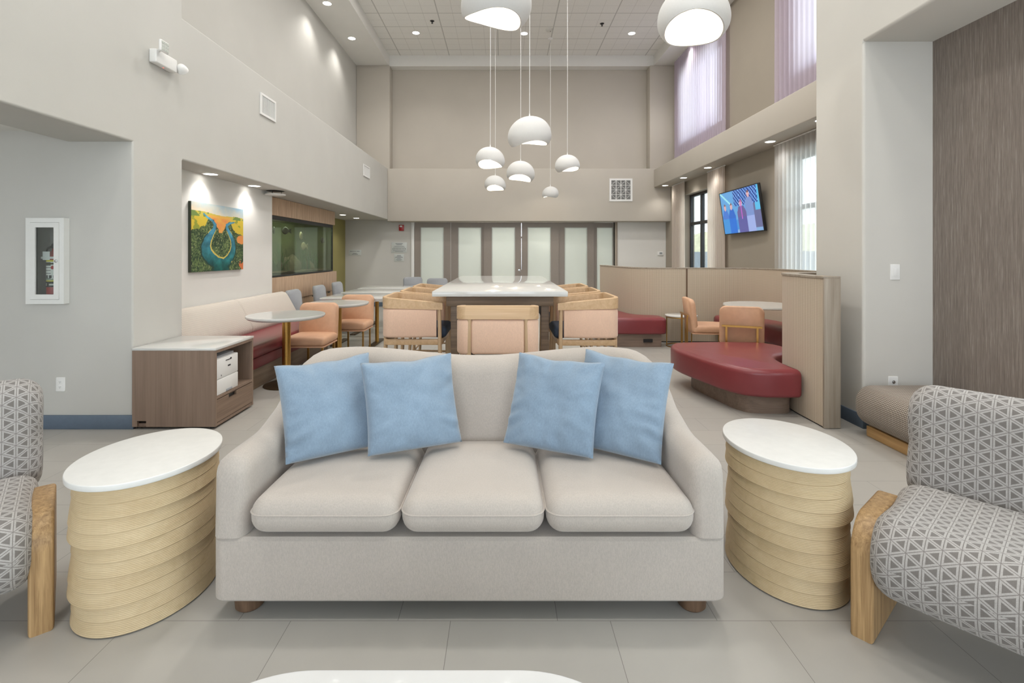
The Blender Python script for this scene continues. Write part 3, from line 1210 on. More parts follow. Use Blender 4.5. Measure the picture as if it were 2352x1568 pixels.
def armchair(label, origin, rot):
    t = thing('lounge_chair', label, 'armchair', (origin[0], origin[1], 0), rot, 'patterned lounge chairs')
    for sx in (-1, 1):
        bm = bmesh.new()
        x0, x1 = (0.322, 0.3975) if sx > 0 else (-0.3975, -0.322)
        pts = [(0.0, 0.0), (0.0, 0.31)]
        for k in range(1, 9):
            a = k / 8 * PI / 2
            pts.append((-0.13 + 0.13 * math.cos(a), 0.31 + 0.13 * math.sin(a)))
        pts += [(-0.36, 0.44), (-0.40, 0.425), (-0.415, 0.385), (-0.42, 0.0)]
        A = [bm.verts.new((x0, p[0], p[1])) for p in pts]
        Bv = [bm.verts.new((x1, p[0], p[1])) for p in pts]
        fa = bm.faces.new(A)
        fb = bm.faces.new(list(reversed(Bv)))
        loop_faces(bm, A, Bv)
        bmesh.ops.recalc_face_normals(bm, faces=bm.faces)
        es = [e for f in (fa, fb) for e in f.edges]
        bmesh.ops.bevel(bm, geom=es, offset=0.012, segments=3, profile=0.5, affect='EDGES')
        part('leg', bm, M_OAKGOLD, t)

    def roll(prof, x0, x1, r, n=7):
        """profile loop of (y, z) swept across x with rounded ends"""
        prof = resample(prof, 96)
        cy = sum(p[0] for p in prof) / len(prof)
        cz = sum(p[1] for p in prof) / len(prof)
        secs = []
        for k in range(n):
            a = k / (n - 1) * PI / 2
            ins = r * (1 - math.sin(a))
            secs.append((x0 + r * (1 - math.cos(a)), ins))
        secs += [(x0 + r + (x1 - x0 - 2 * r) * k / 12, 0) for k in range(1, 12)]
        for k in reversed(range(n)):
            a = k / (n - 1) * PI / 2
            secs.append((x1 - r * (1 - math.cos(a)), r * (1 - math.sin(a))))
        out = []
        for x, ins in secs:
            loop = []
            for (y, z) in prof:
                d = math.hypot(y - cy, z - cz)
                k = max(0.1, (d - ins) / d)
                loop.append((x, cy + (y - cy) * k, cz + (z - cz) * k))
            out.append(loop)
        bm = bmesh.new()
        loft(bm, out)
        return bm

    def rr(y0, y1, z0, z1, r, n=8, lean=0.0):
        pts = rrect(y0, y1, z0, z1, r, n)
        return [(p[0] + lean * (p[1] - z0), p[1]) for p in pts]
    part('seat', roll(rr(-0.60, 0.06, 0.175, 0.468, 0.14), -0.335, 0.335, 0.075), M_TRI, t, smooth=80)
    part('backrest', roll(rr(-0.735, -0.545, 0.33, 0.855, 0.09, lean=-0.10), -0.345, 0.345, 0.09), M_TRI, t, smooth=80)


armchair('patterned armchair with an oak side leg, facing the sofa from the fire extinguisher side', (-2.030, 1.652), math.radians(-138.9))
armchair('patterned armchair with an oak side leg, in front of the woven bench and dark wallpaper', (1.574, 1.586), math.radians(129.8))

# ------------------------------------------------------------------ coffee table
t = thing('coffee_table', 'glossy white coffee table with rounded ends, closest to the viewer', 'coffee table', (-0.21, 0.9, 0))
bm = bmesh.new()
prism(bm, rrect(-0.58, 0.58, -0.333, 0.333, 0.329, 20), rprof(0.385, 0.42, 0.006, 0.010, 4))
part('tabletop', bm, plain('white_lacquer', lin(214, 214, 213), 0.12, var=0.005, coat=0.3), t)
for sx in (-1, 1):
    bm = bmesh.new()
    prism(bm, rrect(sx * 0.28 - 0.11, sx * 0.28 + 0.11, -0.17, 0.17, 0.10, 8), rprof(0.0, 0.385, 0.005, 0, 3))
    part('leg', bm, M_OAKGOLD, t)

# ------------------------------------------------------------------ woven bench under the wallpaper
t = thing('ottoman_bench', 'low upholstered bench in woven fabric on an oak plinth, against the wallpaper', 'bench', (3.17, 3.2, 0))
bm = bmesh.new()
box(bm, 2.885, 3.50, 2.43, 3.945, 0, 0.085, 0.006)
part('plinth', bm, wood('honey_oak', lin(170, 132, 82), lin(206, 168, 116), 'Y', 0.8, 0.45, 0.5), t, True)
bm = bmesh.new()
secs = []
prof = rrect(2.805, 3.535, 0.087, 0.40, 0.13, 10)
pc = (3.17, 0.2435)
n = 8
ys = []
for k in range(n):
    a = k / (n - 1) * PI / 2
    ys.append((2.36 + 0.10 * (1 - math.cos(a)), 0.10 * (1 - math.sin(a))))
ys += [(2.46 + 1.46 * k / 12, 0) for k in range(1, 12)]
for k in reversed(range(n)):
    a = k / (n - 1) * PI / 2
    ys.append((4.02 - 0.10 * (1 - math.cos(a)), 0.10 * (1 - math.sin(a))))
for y, ins in ys:
    lp = []
    for (x, z) in prof:
        d = math.hypot(x - pc[0], z - pc[1])
        k = (d - ins) / d
        lp.append((pc[0] + (x - pc[0]) * k, y, pc[1] + (z - pc[1]) * k))
    secs.append(lp)
loft(bm, secs)
part('cushion', bm, M_WEAVE, t, True, smooth=80)
# ------------------------------------------------------------------ communal bar table
t = thing('communal_table', 'long bar-height table with a thick white stone top on a smoked oak frame', 'table', (-0.03, 5.65, 0))
bm = bmesh.new()
box(bm, -0.604, 0.547, 4.20, 7.08, 1.081, 1.125, 0.004, 2)
part('tabletop', bm, M_STONE, t, True)
bm = bmesh.new()
box(bm, -0.50, 0.44, 4.35, 4.375, 0.985, 1.08, 0.002)
box(bm, -0.50, 0.44, 6.905, 6.93, 0.985, 1.08, 0.002)
box(bm, -0.50, -0.475, 4.376, 6.904, 0.985, 1.08, 0.002)
box(bm, 0.415, 0.44, 4.376, 6.904, 0.985, 1.08, 0.002)
part('apron', bm, M_TABLEWOOD, t, True)
for (x, y) in ((-0.465, 4.385), (0.335, 4.385), (-0.465, 6.82), (0.335, 6.82)):
    bm = bmesh.new()
    box(bm, x, x + 0.07, y, y + 0.07, 0, 1.08, 0.004)
    part('leg', bm, wood('smoked_oak_leg', lin(100, 82, 66), lin(150, 128, 106), 'Z', 0.8) if False else M_TABLEWOOD, t, True)
bm = bmesh.new()
box(bm, -0.04, 0.02, 4.456, 6.81, 0.14, 0.20, 0.004)
box(bm, -0.394, 0.334, 4.40, 4.455, 0.14, 0.20, 0.004)
box(bm, -0.394, 0.334, 6.825, 6.88, 0.14, 0.20, 0.004)
part('stretcher', bm, M_TABLEWOOD, t, True)


# ------------------------------------------------------------------ bar stools (face +y)
def make_stool(label, loc, rot):
    t = thing('bar_stool', label, 'bar stool', loc, rot, 'oak and peach bar stools round the communal table')
    hw, yb, yfr = 0.30, -0.275, 0.255

    def U(hx, y0, y1, r, n=8):
        pts = [(-hx, y1 + (y0 + r - y1) * i / 6) for i in range(6)]
        for i in range(n + 1):
            a = PI + i / n * PI / 2
            pts.append((-hx + r + r * math.cos(a), y0 + r + r * math.sin(a)))
        for i in range(n + 1):
            a = 1.5 * PI + i / n * PI / 2
            pts.append((hx - r + r * math.cos(a), y0 + r + r * math.sin(a)))
        pts += [(hx, y0 + r + (y1 - y0 - r) * i / 6) for i in range(1, 7)]
        return pts
    # top rail: bent oak band, falling a little towards the front of the arms
    po, pi_ = U(hw, yb, yfr, 0.075), U(hw - 0.034, yb + 0.034, yfr, 0.045)
    bm = bmesh.new()
    secs = []
    for a, b in zip(po, pi_):
        dz = -0.05 * max(0, (a[1] - yb) / (yfr - yb))
        z0, z1 = 0.975 + dz * 0.25, 1.073 + dz
        secs.append([(a[0], a[1], z0), (a[0], a[1], z1 - 0.006), (a[0] * 0.985, a[1] * 0.985, z1), (b[0] * 1.015, b[1] * 1.015, z1), (b[0], b[1], z1 - 0.006), (b[0], b[1], z0)])
    loft(bm, secs)
    part('top_rail', bm, M_OAK, t)

    def pad(x0, x1):
        bm = bmesh.new()
        rbox(bm, ((x0 + x1) / 2, yb + 0.033, 0.846), ((x1 - x0) / 2, 0.026, 0.126), 0.022, 0, 5, 4)
        return bm
    part('back_pad', pad(-0.193, 0.193), M_PEACHW, t, smooth=60)
    for s in (-1, 1):
        # side pads wrap round the rear corners
        path = [(s * 0.225, yb + 0.030)]
        for i in range(9):
            a = i / 8 * PI / 2
            path.append((s * (hw - 0.085 + 0.058 * math.sin(a)), yb + 0.085 - 0.058 * math.cos(a)))
        path.append((s * (hw - 0.027), 0.0))
        path.append((s * (hw - 0.027), 0.20))
        bm = bmesh.new()
        secs = []
        P = [Vector(p) for p in path]
        pr = rrect(-0.026, 0.026, 0.72, 0.972, 0.022, 4)
        m = len(P)
        for i, p in enumerate(P):
            d = (P[min(i + 1, m - 1)] - P[max(0, i - 1)]).normalized()
            nn = Vector((-d.y, d.x))
            k = 0.72 if i in (0, m - 1) else 1.0
            secs.append([(p.x + nn.x * q[0] * k, p.y + nn.y * q[0] * k, 0.846 + (q[1] - 0.846) * (0.96 if i in (0, m - 1) else 1)) for q in pr])
        loft(bm, secs)
        part('side_pad', bm, M_PEACHW, t, smooth=60)
        bm = bmesh.new()   # rear leg rising to the rail
        tube(bm, [(s * 0.235, yb - 0.01, 0), (s * 0.212, yb + 0.02, 0.5), (s * 0.205, yb + 0.022, 0.985)], [0.015, 0.018, 0.016], 12)
        part('leg', bm, M_OAKZ, t)
        bm = bmesh.new()   # front leg rising to the arm
        tube(bm, [(s * 0.278, 0.245, 0), (s * 0.274, 0.232, 0.5), (s * 0.273, 0.225, 0.98)], [0.015, 0.018, 0.016], 12)
        part('leg', bm, M_OAKZ, t)
    bm = bmesh.new()
    rbox(bm, (0, 0.02, 0.755), (0.235, 0.262, 0.045), 0.035, 0.012, 6, 4)
    part('seat', bm, M_NAVY, t, smooth=60)
    bm = bmesh.new()
    box(bm, -0.272, -0.247, -0.24, 0.24, 0.655, 0.705, 0.004)
    box(bm, 0.247, 0.272, -0.24, 0.24, 0.655, 0.705, 0.004)
    box(bm, -0.246, 0.246, -0.262, -0.237, 0.655, 0.705, 0.004)
    box(bm, -0.246, 0.246, 0.225, 0.250, 0.655, 0.705, 0.004)
    part('seat_frame', bm, M_OAK, t)
    bm = bmesh.new()
    tube(bm, [(-0.274, 0.239, 0.27), (0.274, 0.239, 0.27)], 0.011, 8)
    tube(bm, [(-0.225, -0.265, 0.33), (0.225, -0.265, 0.33)], 0.011, 8)
    tube(bm, [(-0.275, 0.237, 0.33), (-0.226, -0.26, 0.33)], 0.011, 8)
    tube(bm, [(0.275, 0.237, 0.33), (0.226, -0.26, 0.33)], 0.011, 8)
    part('footrest', bm, M_OAK, t)
    return t


st = make_stool('oak and peach bar stool seen from behind, at the end of the bar table', (-0.04, 3.83, 0), 0)
for lab, loc, rot in (
    ('side-on bar stool closest to the sofa on the aquarium side of the bar table', (-0.778, 4.565, 0), -PI / 2),
    ('middle oak bar stool of the three on the aquarium side of the bar table', (-0.768, 5.25, 0), -PI / 2),
    ('oak bar stool closest to the frosted doors on the aquarium side of the bar table', (-0.765, 5.93, 0), -PI / 2),
    ('side-on bar stool closest to the sofa on the window side of the bar table', (0.72, 4.53, 0), PI / 2),
    ('middle oak bar stool of the three on the window side of the bar table', (0.71, 5.26, 0), PI / 2),
    ('oak bar stool closest to the frosted doors on the window side of the bar table', (0.708, 5.97, 0), PI / 2),
):
    dup(st, loc, rot, lab)


# ------------------------------------------------------------------ low chairs (face +y)
def make_chair(name, label, group, m_up, m_leg, loc, rot, bar=True, zt=0.82):
    t = thing(name, label, 'chair', loc, rot, group)
    bm = bmesh.new()
    rbox(bm, (0, 0.0, 0.405), (0.245, 0.25, 0.048), 0.04, 0.018, 6, 4)
    part('seat', bm, m_up, t, smooth=60)
    bm = bmesh.new()
    prism(bm, rrect(-0.238, 0.238, -0.25, 0.243, 0.035, 5), rprof(0.340, 0.357, 0.004, 0.004, 2))
    part('seat_shell', bm, m_up, t)
    bm = bmesh.new()
    out = rrect(-0.242, 0.242, 0.35, zt, 0.075, 7)
    A, Cc, D, E = [], [], [], []
    for (x, z) in out:
        y = -0.245 - 0.10 * (z - 0.35) - 0.03 * math.cos(x / 0.242 * PI / 2)
        k = 0.93
        cz = (0.35 + zt) / 2
        A.append(bm.verts.new((x * k, y - 0.004, cz + (z - cz) * (1 - (1 - k) * 0.7))))
        Cc.append(bm.verts.new((x, y + 0.016, z)))
        D.append(bm.verts.new((x, y + 0.05, z)))
        E.append(bm.verts.new((x * k, y + 0.072, cz + (z - cz) * (1 - (1 - k) * 0.7))))
    loop_faces(bm, A, Cc); loop_faces(bm, Cc, D); loop_faces(bm, D, E)
    bm.faces.new(list(reversed(A))); bm.faces.new(E)
    part('backrest', bm, m_up, t, smooth=70)
    for sx in (-1, 1):
        bm = bmesh.new()
        tube(bm, [(sx * 0.21, 0.215, 0), (sx * 0.21, 0.215, 0.34)], 0.011, sq=True)
        part('leg', bm, m_leg, t)
        bm = bmesh.new()
        zt2 = 0.575 if bar else 0.34
        yy = -0.312 if bar else -0.225
        tube(bm, [(sx * 0.165, yy, 0), (sx * 0.165, yy, zt2)], 0.011, sq=True)
        part('leg', bm, m_leg, t)
    if bar:
        bm = bmesh.new()
        tube(bm, [(-0.215, -0.3135, 0.586), (0.215, -0.3135, 0.586)], 0.011, sq=True)
        part('back_bar', bm, m_leg, t)
    return t


PG = 'peach chairs with brass legs'
ch = make_chair('cafe_chair', 'peach chair with brass legs behind the round bistro table nearer the printer cabinet', PG, M_PEACH, M_BRASS, (-2.335, 6.05, 0), PI)
dup(ch, (-2.20, 7.26, 0), PI, 'peach chair with brass legs behind the round bistro table farther from the printer cabinet')
dup(ch, (2.87, 6.98, 0), math.radians(-98), 'peach chair seen side-on beside the small round table in the booth')
dup(ch, (2.93, 6.12, 0), math.radians(-24), 'peach chair seen from behind with a brass back bar, inside the booth')
GG = 'grey chairs at the white rectangular tables'
gc = make_chair('dining_chair', 'grey upholstered chair by the aquarium panelling, closest to the cream banquette', GG, M_GREYF, M_OAKZ, (-3.12, 7.98, 0), -PI / 2, False, 0.86)
dup(gc, (-3.12, 9.1, 0), -PI / 2, 'middle grey upholstered chair of the three along the aquarium panelling')
dup(gc, (-3.14, 10.15, 0), -PI / 2, 'grey upholstered chair beyond the aquarium, in front of the olive wall')
dup(gc, (-1.55, 11.4, 0), PI, 'grey chair back showing above the bar stools, in front of the first frosted door')
dup(gc, (-2.10, 12.0, 0), math.radians(-150), 'turned grey chair at the doors, half hidden by the other grey chair back')


# ------------------------------------------------------------------ tables on the banquette side
def round_table(name, label, loc, r, z, m_top, group=None, base_r=0.30):
    t = thing(name, label, 'table', loc, 0, group)
    bm = bmesh.new()
    lathe(bm, [(r - 0.04, z - 0.042), (r - 0.012, z - 0.032), (r, z - 0.018), (r, z - 0.003), (r - 0.004, z)], n=72)
    part('tabletop', bm, m_top, t)
    bm = bmesh.new()
    lathe(bm, [(0.044, 0.016), (0.044, z - 0.043)], n=32)
    part('pole', bm, M_BRASS, t)
    bm = bmesh.new()
    lathe(bm, [(base_r, 0), (base_r, 0.010), (base_r - 0.01, 0.0155), (0.06, 0.0158)], n=56)
    part('base', bm, M_BRASSD, t)
    return t


M_BRASSD = plain('aged_bronze_base', lin(92, 76, 56), 0.4, 0.8)
bt = round_table('bistro_table', 'round white bistro table on a brass pole, nearer the printer cabinet', (-2.39, 5.47, 0), 0.405, 0.775, M_STONE, 'round bistro tables', 0.235)
dup(bt, (-2.26, 6.80, 0), None, 'round white bistro table on a brass pole, between the two peach chairs')


def rect_table(label, loc):
    t = thing('dining_table', label, 'table', loc, 0, 'white rectangular tables in a row')
    bm = bmesh.new()
    box(bm, -0.48, 0.48, -0.41, 0.41, 0.735, 0.76, 0.005)
    part('tabletop', bm, M_STONE, t)
    bm = bmesh.new()
    box(bm, -0.455, 0.455, -0.385, 0.385, 0.705, 0.7345, 0.003)
    part('apron', bm, M_WHITE, t)
    for x in (-0.3, 0.3):
        bm = bmesh.new()
        tube(bm, [(x, 0, 0.021), (x, 0, 0.704)], 0.03, 16)
        part('leg', bm, M_BRASS, t)
        bm = bmesh.new()
        box(bm, x - 0.05, x + 0.05, -0.33, 0.33, 0, 0.02, 0.005)
        part('foot', bm, M_BRASSD, t)
    return t


rt = rect_table('white rectangular table closest to the bistro tables in the row by the aquarium', (-2.34, 8.02, 0))
dup(rt, (-2.36, 9.08, 0), None, 'middle white rectangular table of the row by the aquarium')
dup(rt, (-2.37, 10.1, 0), None, 'white rectangular table closest to the back wall in the row by the aquarium')

# ------------------------------------------------------------------ banquette under the painting
t = thing('banquette', 'long wall bench with cream ribbed back and oxblood seat under the painting', 'bench', (-3.0, 6.1, 0))
bm = bmesh.new()
box(bm, -3.30, -2.645, 4.80, 7.48, 0, 0.215, 0.003)
part('plinth', bm, wood('grey_oak_plinth', lin(116, 98, 82), lin(154, 134, 114), 'Y', 0.7), t, True)
bm = bmesh.new()
box(bm, -2.644, -2.640, 5.02, 5.11, 0.085, 0.155)
part('cable_grommet', bm, M_DARK, t, True)
bm = bmesh.new()
box(bm, -3.30, -2.625, 4.80, 7.48, 0.217, 0.335, 0.012)
part('lower_panel', bm, M_RED, t, True)
bm = bmesh.new()
rbox(bm, (-2.945, 6.14, 0.405), (0.355, 1.34, 0.068), 0.045, 0.0, 8, 4)
part('seat', bm, M_RED, t, True, smooth=60)
for (y0, y1) in ((4.80, 6.145), (6.15, 7.50)):
    bm = bmesh.new()
    prof = [(-3.395, 0.45), (-3.395, 0.83), (-3.375, 0.868), (-3.33, 0.874), (-3.285, 0.86), (-3.255, 0.825), (-3.13, 0.60), (-3.10, 0.53), (-3.105, 0.476), (-3.14, 0.45)]
    secs = []
    pc = (-3.26, 0.64)
    for y, k in ((y0, 0.93), (y0 + 0.008, 0.98), (y0 + 0.025, 1.0), (y0 + 0.4, 1), (y1 - 0.4, 1), (y1 - 0.025, 1.0), (y1 - 0.008, 0.98), (y1, 0.93)):
        secs.append([(pc[0] + (p[0] - pc[0]) * k, y, pc[1] + (p[1] - pc[1]) * k) for p in prof])
    loft(bm, secs)
    part('backrest', bm, M_CORDL, t, True, smooth=50)

# ------------------------------------------------------------------ printer cabinet and printer
t = thing('printer_cabinet', 'walnut cabinet with a white stone top and an open printer bay', 'cabinet', (-2.71, 4.40, 0))
x0, x1, y0, y1 = -3.05, -2.365, 4.078, 4.695
bm = bmesh.new()
holed(bm, 'y', y0, y0 + 0.02, x0, x1, 0.022, 0.648, [(x0 + 0.04, x0 + 0.115, 0.0221, 0.07)])
box(bm, x0, x1, y1 - 0.02, y1, 0.02, 0.648, 0.002)
box(bm, x0, x0 + 0.02, y0 + 0.0205, y1 - 0.0205, 0.02, 0.648)
box(bm, x0 + 0.021, x1 - 0.004, y0 + 0.0205, y1 - 0.0205, 0.02, 0.045)
box(bm, x0 + 0.021, x1, y0 + 0.0205, y1 - 0.0205, 0.243, 0.263)
box(bm, x0 + 0.021, x1, y0 + 0.0205, y1 - 0.0205, 0.625, 0.648)
part('body', bm, M_WALNUT, t, True, smooth=0)
bm = bmesh.new()
box(bm, x0, x1 + 0.004, y0 - 0.002, y1 + 0.002, 0.6485, 0.668, 0.002)
part('stone_top', bm, M_STONE, t, True)
bm = bmesh.new()
holed(bm, 'x', x1 - 0.018, x1 - 0.001, y0 + 0.022, y1 - 0.022, 0.05, 0.236, [(y0 + 0.20, y0 + 0.32, 0.2, 0.2359)])
dr = part('drawer', bm, M_WALNUTH, t, True, smooth=0)
bm = bmesh.new()
box(bm, x1 - 0.022, x1 - 0.0185, y0 + 0.20, y0 + 0.32, 0.2, 0.236)
part('finger_pull', bm, M_DARK, dr, True)
for (x, y) in ((x0 + 0.03, y0 + 0.05), (x1 - 0.05, y0 + 0.05), (x0 + 0.03, y1 - 0.05), (x1 - 0.05, y1 - 0.05)):
    bm = bmesh.new()
    lathe(bm, [(0.02, 0), (0.02, 0.0215)], x, y, 16)
    part('foot', bm, M_DARK, t, True)

t = thing('printer', 'white office printer in the open bay of the walnut cabinet', 'printer', (-2.6, 4.33, 0.2635))
px1 = -2.372
bm = bmesh.new()
box(bm, -2.80, px1, 4.11, 4.44, 0.2645, 0.395, 0.006)
part('paper_tray', bm, M_WHITE, t, True)
bm = bmesh.new()
box(bm, -2.80, px1, 4.11, 4.44, 0.397, 0.565, 0.008)
part('body', bm, M_WHITE, t, True)
bm = bmesh.new()
box(bm, -2.78, px1 - 0.03, 4.125, 4.425, 0.5655, 0.585, 0.008)
part('scanner_lid', bm, M_GREYF, t, True, label='grey paper output lid')
bm = bmesh.new()
box(bm, px1 + 0.0005, px1 + 0.003, 4.24, 4.33, 0.531, 0.537)
box(bm, px1 + 0.0005, px1 + 0.003, 4.31, 4.33, 0.531, 0.545)
part('door_latch', bm, M_DARK, t, True)
bm = bmesh.new()
for k in range(4):
    box(bm, px1 + 0.0003, px1 + 0.0016, 4.275 + k * 0.011, 4.283 + k * 0.011, 0.476, 0.489)
part('maker_mark', bm, M_DARK, t, True)
bm = bmesh.new()
box(bm, px1 + 0.0003, px1 + 0.002, 4.17, 4.176, 0.415, 0.428)
part('paper_gauge', bm, M_DARK, t, True)
bm = bmesh.new()
box(bm, px1 - 0.02, px1 + 0.004, 4.245, 4.34, 0.268, 0.288, 0.003)
part('tray_grip', bm, M_GREYF, t, True)
# ------------------------------------------------------------------ curved booth by the windows
def cap_path(bm, path, th, z0, z1):
    ribbon(bm, path, th, z0, z1)


far_path = chaikin([(2.00, 10.0), (2.06, 9.2), (2.16, 8.45), (2.42, 8.13), (2.9, 8.13), (3.45, 8.13), (3.95, 8.02), (4.17, 7.55), (4.22, 6.9), (4.22, 5.35)], 3, False)
t = thing('booth_screen', 'high curved booth screen in sand corded fabric running round the window corner', 'booth', (3.3, 8.1, 0), group='corded booth screens')
ia = next(i for i, p in enumerate(far_path) if p[0] > 2.985 and p[1] < 8.5)
for a, b in ((0, ia + 1), (ia, len(far_path))):
    bm = bmesh.new()
    ribbon(bm, far_path[a:b], 0.11, 0.015, 1.195)
    part('upholstered_panel', bm, M_CORD, t, True, smooth=40)
bm = bmesh.new()
ribbon(bm, far_path, 0.122, 1.196, 1.212)
part('cap_rail', bm, M_GREYOAK, t, True)
bm = bmesh.new()
box(bm, 2.975, 2.995, 8.068, 8.0745, 0.02, 1.195)
part('joint_strip', bm, M_DARKOAK, t, True)
bm = bmesh.new()
ribbon(bm, far_path, 0.095, 0.0, 0.0145)
part('kick_base', bm, M_DARK, t, True)

near_path = chaikin([(2.715, 4.115), (2.715, 4.35), (2.715, 4.62), (2.80, 4.90), (3.05, 4.985), (3.5, 5.0), (4.2, 5.0)], 3, False)
t = thing('booth_screen', 'booth screen end panel in corded fabric with a grey oak end post, by the pier', 'booth', (2.72, 4.3, 0), group='corded booth screens')
bm = bmesh.new()
ribbon(bm, near_path, 0.128, 0.012, 1.238)
part('upholstered_panel', bm, M_CORD, t, True, smooth=40)
bm = bmesh.new()
ribbon(bm, [(2.715, 4.10)] + near_path[1:], 0.142, 1.239, 1.256)
part('cap_rail', bm, M_GREYOAK, t, True)
bm = bmesh.new()
box(bm, 2.647, 2.783, 4.092, 4.1145, 0.004, 1.2385, 0.003)
part('end_post', bm, M_GREYOAK, t, True)
bm = bmesh.new()
ribbon(bm, near_path, 0.11, 0.0, 0.0115)
part('kick_base', bm, M_DARK, t, True)


def bench(label, outline, inset, z_base, z_top, base_z0=0.0, foot=None):
    t = thing('booth_bench', label, 'bench seat', (sum(p[0] for p in outline) / len(outline), sum(p[1] for p in outline) / len(outline), 0), group='oxblood booth seats')
    bm = bmesh.new()
    prism(bm, foot or outline, [(0 if foot else inset, base_z0), (0 if foot else inset, z_base)])
    part('plinth', bm, M_WALNUTX, t, True)
    bm = bmesh.new()
    prism(bm, outline, rprof(z_base + 0.002, z_top, 0.03, 0.055, 6))
    part('cushion', bm, M_RED, t, True, smooth=60)
    return t


near_seat = chaikin([(1.84, 5.38), (1.92, 4.98), (2.06, 4.48), (2.28, 4.345), (2.55, 4.345), (2.634, 4.35), (2.634, 4.5), (2.634, 4.66), (2.69, 4.94), (2.86, 5.08), (3.1, 5.12), (3.1, 5.72), (2.6, 5.78), (2.1, 5.76), (1.9, 5.68)], 2, True)
t = bench('kidney-shaped oxblood vinyl seat wrapped round the booth end panel beside the oval end table', near_seat, 0.15, 0.175, 0.425, foot=chaikin([(2.02, 5.38), (2.08, 5.0), (2.17, 4.52), (2.35, 4.48), (2.62, 4.48), (2.62, 4.66), (2.66, 4.98), (2.95, 5.2), (2.95, 5.6), (2.15, 5.6)], 2, True))

far_seat = chaikin([(1.46, 7.66), (1.9, 7.60), (2.30, 7.60), (2.51, 7.60), (2.52, 7.75), (2.52, 7.98), (2.36, 8.02), (2.13, 8.12), (2.04, 8.5), (1.97, 9.0), (1.92, 9.75), (1.50, 9.75)], 2, True)
t = bench('oxblood vinyl seat on the outer side of the curved screen, behind the bar stools', far_seat, 0.07, 0.20, 0.455)
bm = bmesh.new()
box(bm, 2.16, 2.30, 7.640, 7.655, 0.075, 0.125)
part('power_outlet', bm, M_DARK, t, True)

in_seat = chaikin([(3.35, 8.03), (3.35, 7.55), (3.62, 7.35), (3.66, 6.9), (3.66, 5.9), (4.12, 5.9), (4.12, 6.9), (4.05, 7.45), (3.85, 7.85), (3.6, 8.02)], 2, True)
t = bench('oxblood vinyl seat inside the booth behind the round table', in_seat, 0.08, 0.20, 0.455)

round_table('booth_table', 'large round white table inside the booth behind the two peach chairs', (3.40, 6.42, 0), 0.42, 0.765, M_STONE, None, 0.22) if False else None
t = thing('booth_table', 'large round white table inside the booth behind the two peach chairs', 'table', (3.44, 6.62, 0))
bm = bmesh.new()
lathe(bm, [(0.44, 0.735), (0.462, 0.738), (0.47, 0.75), (0.465, 0.765)], n=72)
part('tabletop', bm, M_STONE, t)
bm = bmesh.new()
lathe(bm, [(0.03, 0.013), (0.03, 0.734)], n=24)
part('pole', bm, M_DARKOAK, t)
bm = bmesh.new()
lathe(bm, [(0.2, 0), (0.2, 0.012)], n=40)
part('base', bm, M_BRASSD, t)

t = thing('side_table', 'small round white side table on a thin brass frame beside the curved screen', 'side table', (2.77, 7.73, 0))
bm = bmesh.new()
lathe(bm, [(0.235, 0.470), (0.242, 0.474), (0.242, 0.488), (0.238, 0.490)], n=56)
part('tabletop', bm, M_STONE, t)
bm = bmesh.new()
for zz in (0.008, 0.458):
    pts = [(0.222 * math.cos(2 * PI * i / 40), 0.222 * math.sin(2 * PI * i / 40), zz) for i in range(41)]
    tube(bm, pts, 0.008, 8, caps=False)
for a in (0.45, 0.45 + 2 * PI / 3, 0.45 + 4 * PI / 3):
    tube(bm, [(0.222 * math.cos(a), 0.222 * math.sin(a), 0.008), (0.222 * math.cos(a), 0.222 * math.sin(a), 0.458)], 0.008, 8)
part('wire_frame', bm, M_BRASS, t)
# ------------------------------------------------------------------ fire extinguisher and cabinet
t = thing('extinguisher_cabinet', 'white metal wall cabinet with a glazed door holding the extinguisher', 'fire cabinet', (-3.738, 4.07, 1.035))
bm = bmesh.new()
holed(bm, 'y', 4.045, 4.0985, -3.894, -3.582, 1.035, 1.737, [(-3.857, -3.619, 1.071, 1.70)])
part('surround', bm, M_WHITEMETAL, t, True, smooth=0)
bm = bmesh.new()
x0, x1, z0, z1 = -3.868, -3.608, 1.064, 1.708
box(bm, x0, x1, 4.232, 4.236, z0, z1)
box(bm, x0, x0 + 0.003, 4.10, 4.2315, z0, z1)
box(bm, x1 - 0.003, x1, 4.10, 4.2315, z0, z1)
box(bm, x0 + 0.004, x1 - 0.004, 4.10, 4.2315, z0, z0 + 0.003)
box(bm, x0 + 0.004, x1 - 0.004, 4.10, 4.2315, z1 - 0.003, z1)
part('tub', bm, plain('grey_steel_tub', lin(150, 150, 146), 0.5), t, True, smooth=0)
bm = bmesh.new()
holed(bm, 'y', 4.041, 4.052, -3.855, -3.621, 1.073, 1.698, [(-3.813, -3.662, 1.113, 1.659)])
dr = part('door', bm, M_WHITEMETAL, t, True, smooth=0)
bm = bmesh.new()
box(bm, -3.820, -3.655, 4.0535, 4.0565, 1.106, 1.666)
part('pane', bm, M_GLASS, dr, True, smooth=0)
bm = bmesh.new()
lathe(bm, [(0.011, 0), (0.011, 0.006), (0.006, 0.009)], n=20)
bm.transform(Matrix.Translation((-3.641, 4.041, 1.385)) @ Matrix.Rotation(PI / 2, 4, 'X'))
part('lock', bm, M_CHROME, dr, True)

ex, ey, ez = -3.765, 4.168, 1.0675
t = thing('fire_extinguisher', 'red fire extinguisher with a yellow and white label inside the glazed cabinet', 'fire extinguisher', (ex, ey, ez))
bm = bmesh.new()
lathe(bm, [(0.050, 0.0), (0.055, 0.006), (0.055, 0.33), (0.050, 0.365), (0.035, 0.392), (0.018, 0.402), (0.016, 0.42)], n=36)
part('cylinder', bm, M_REDP, t)


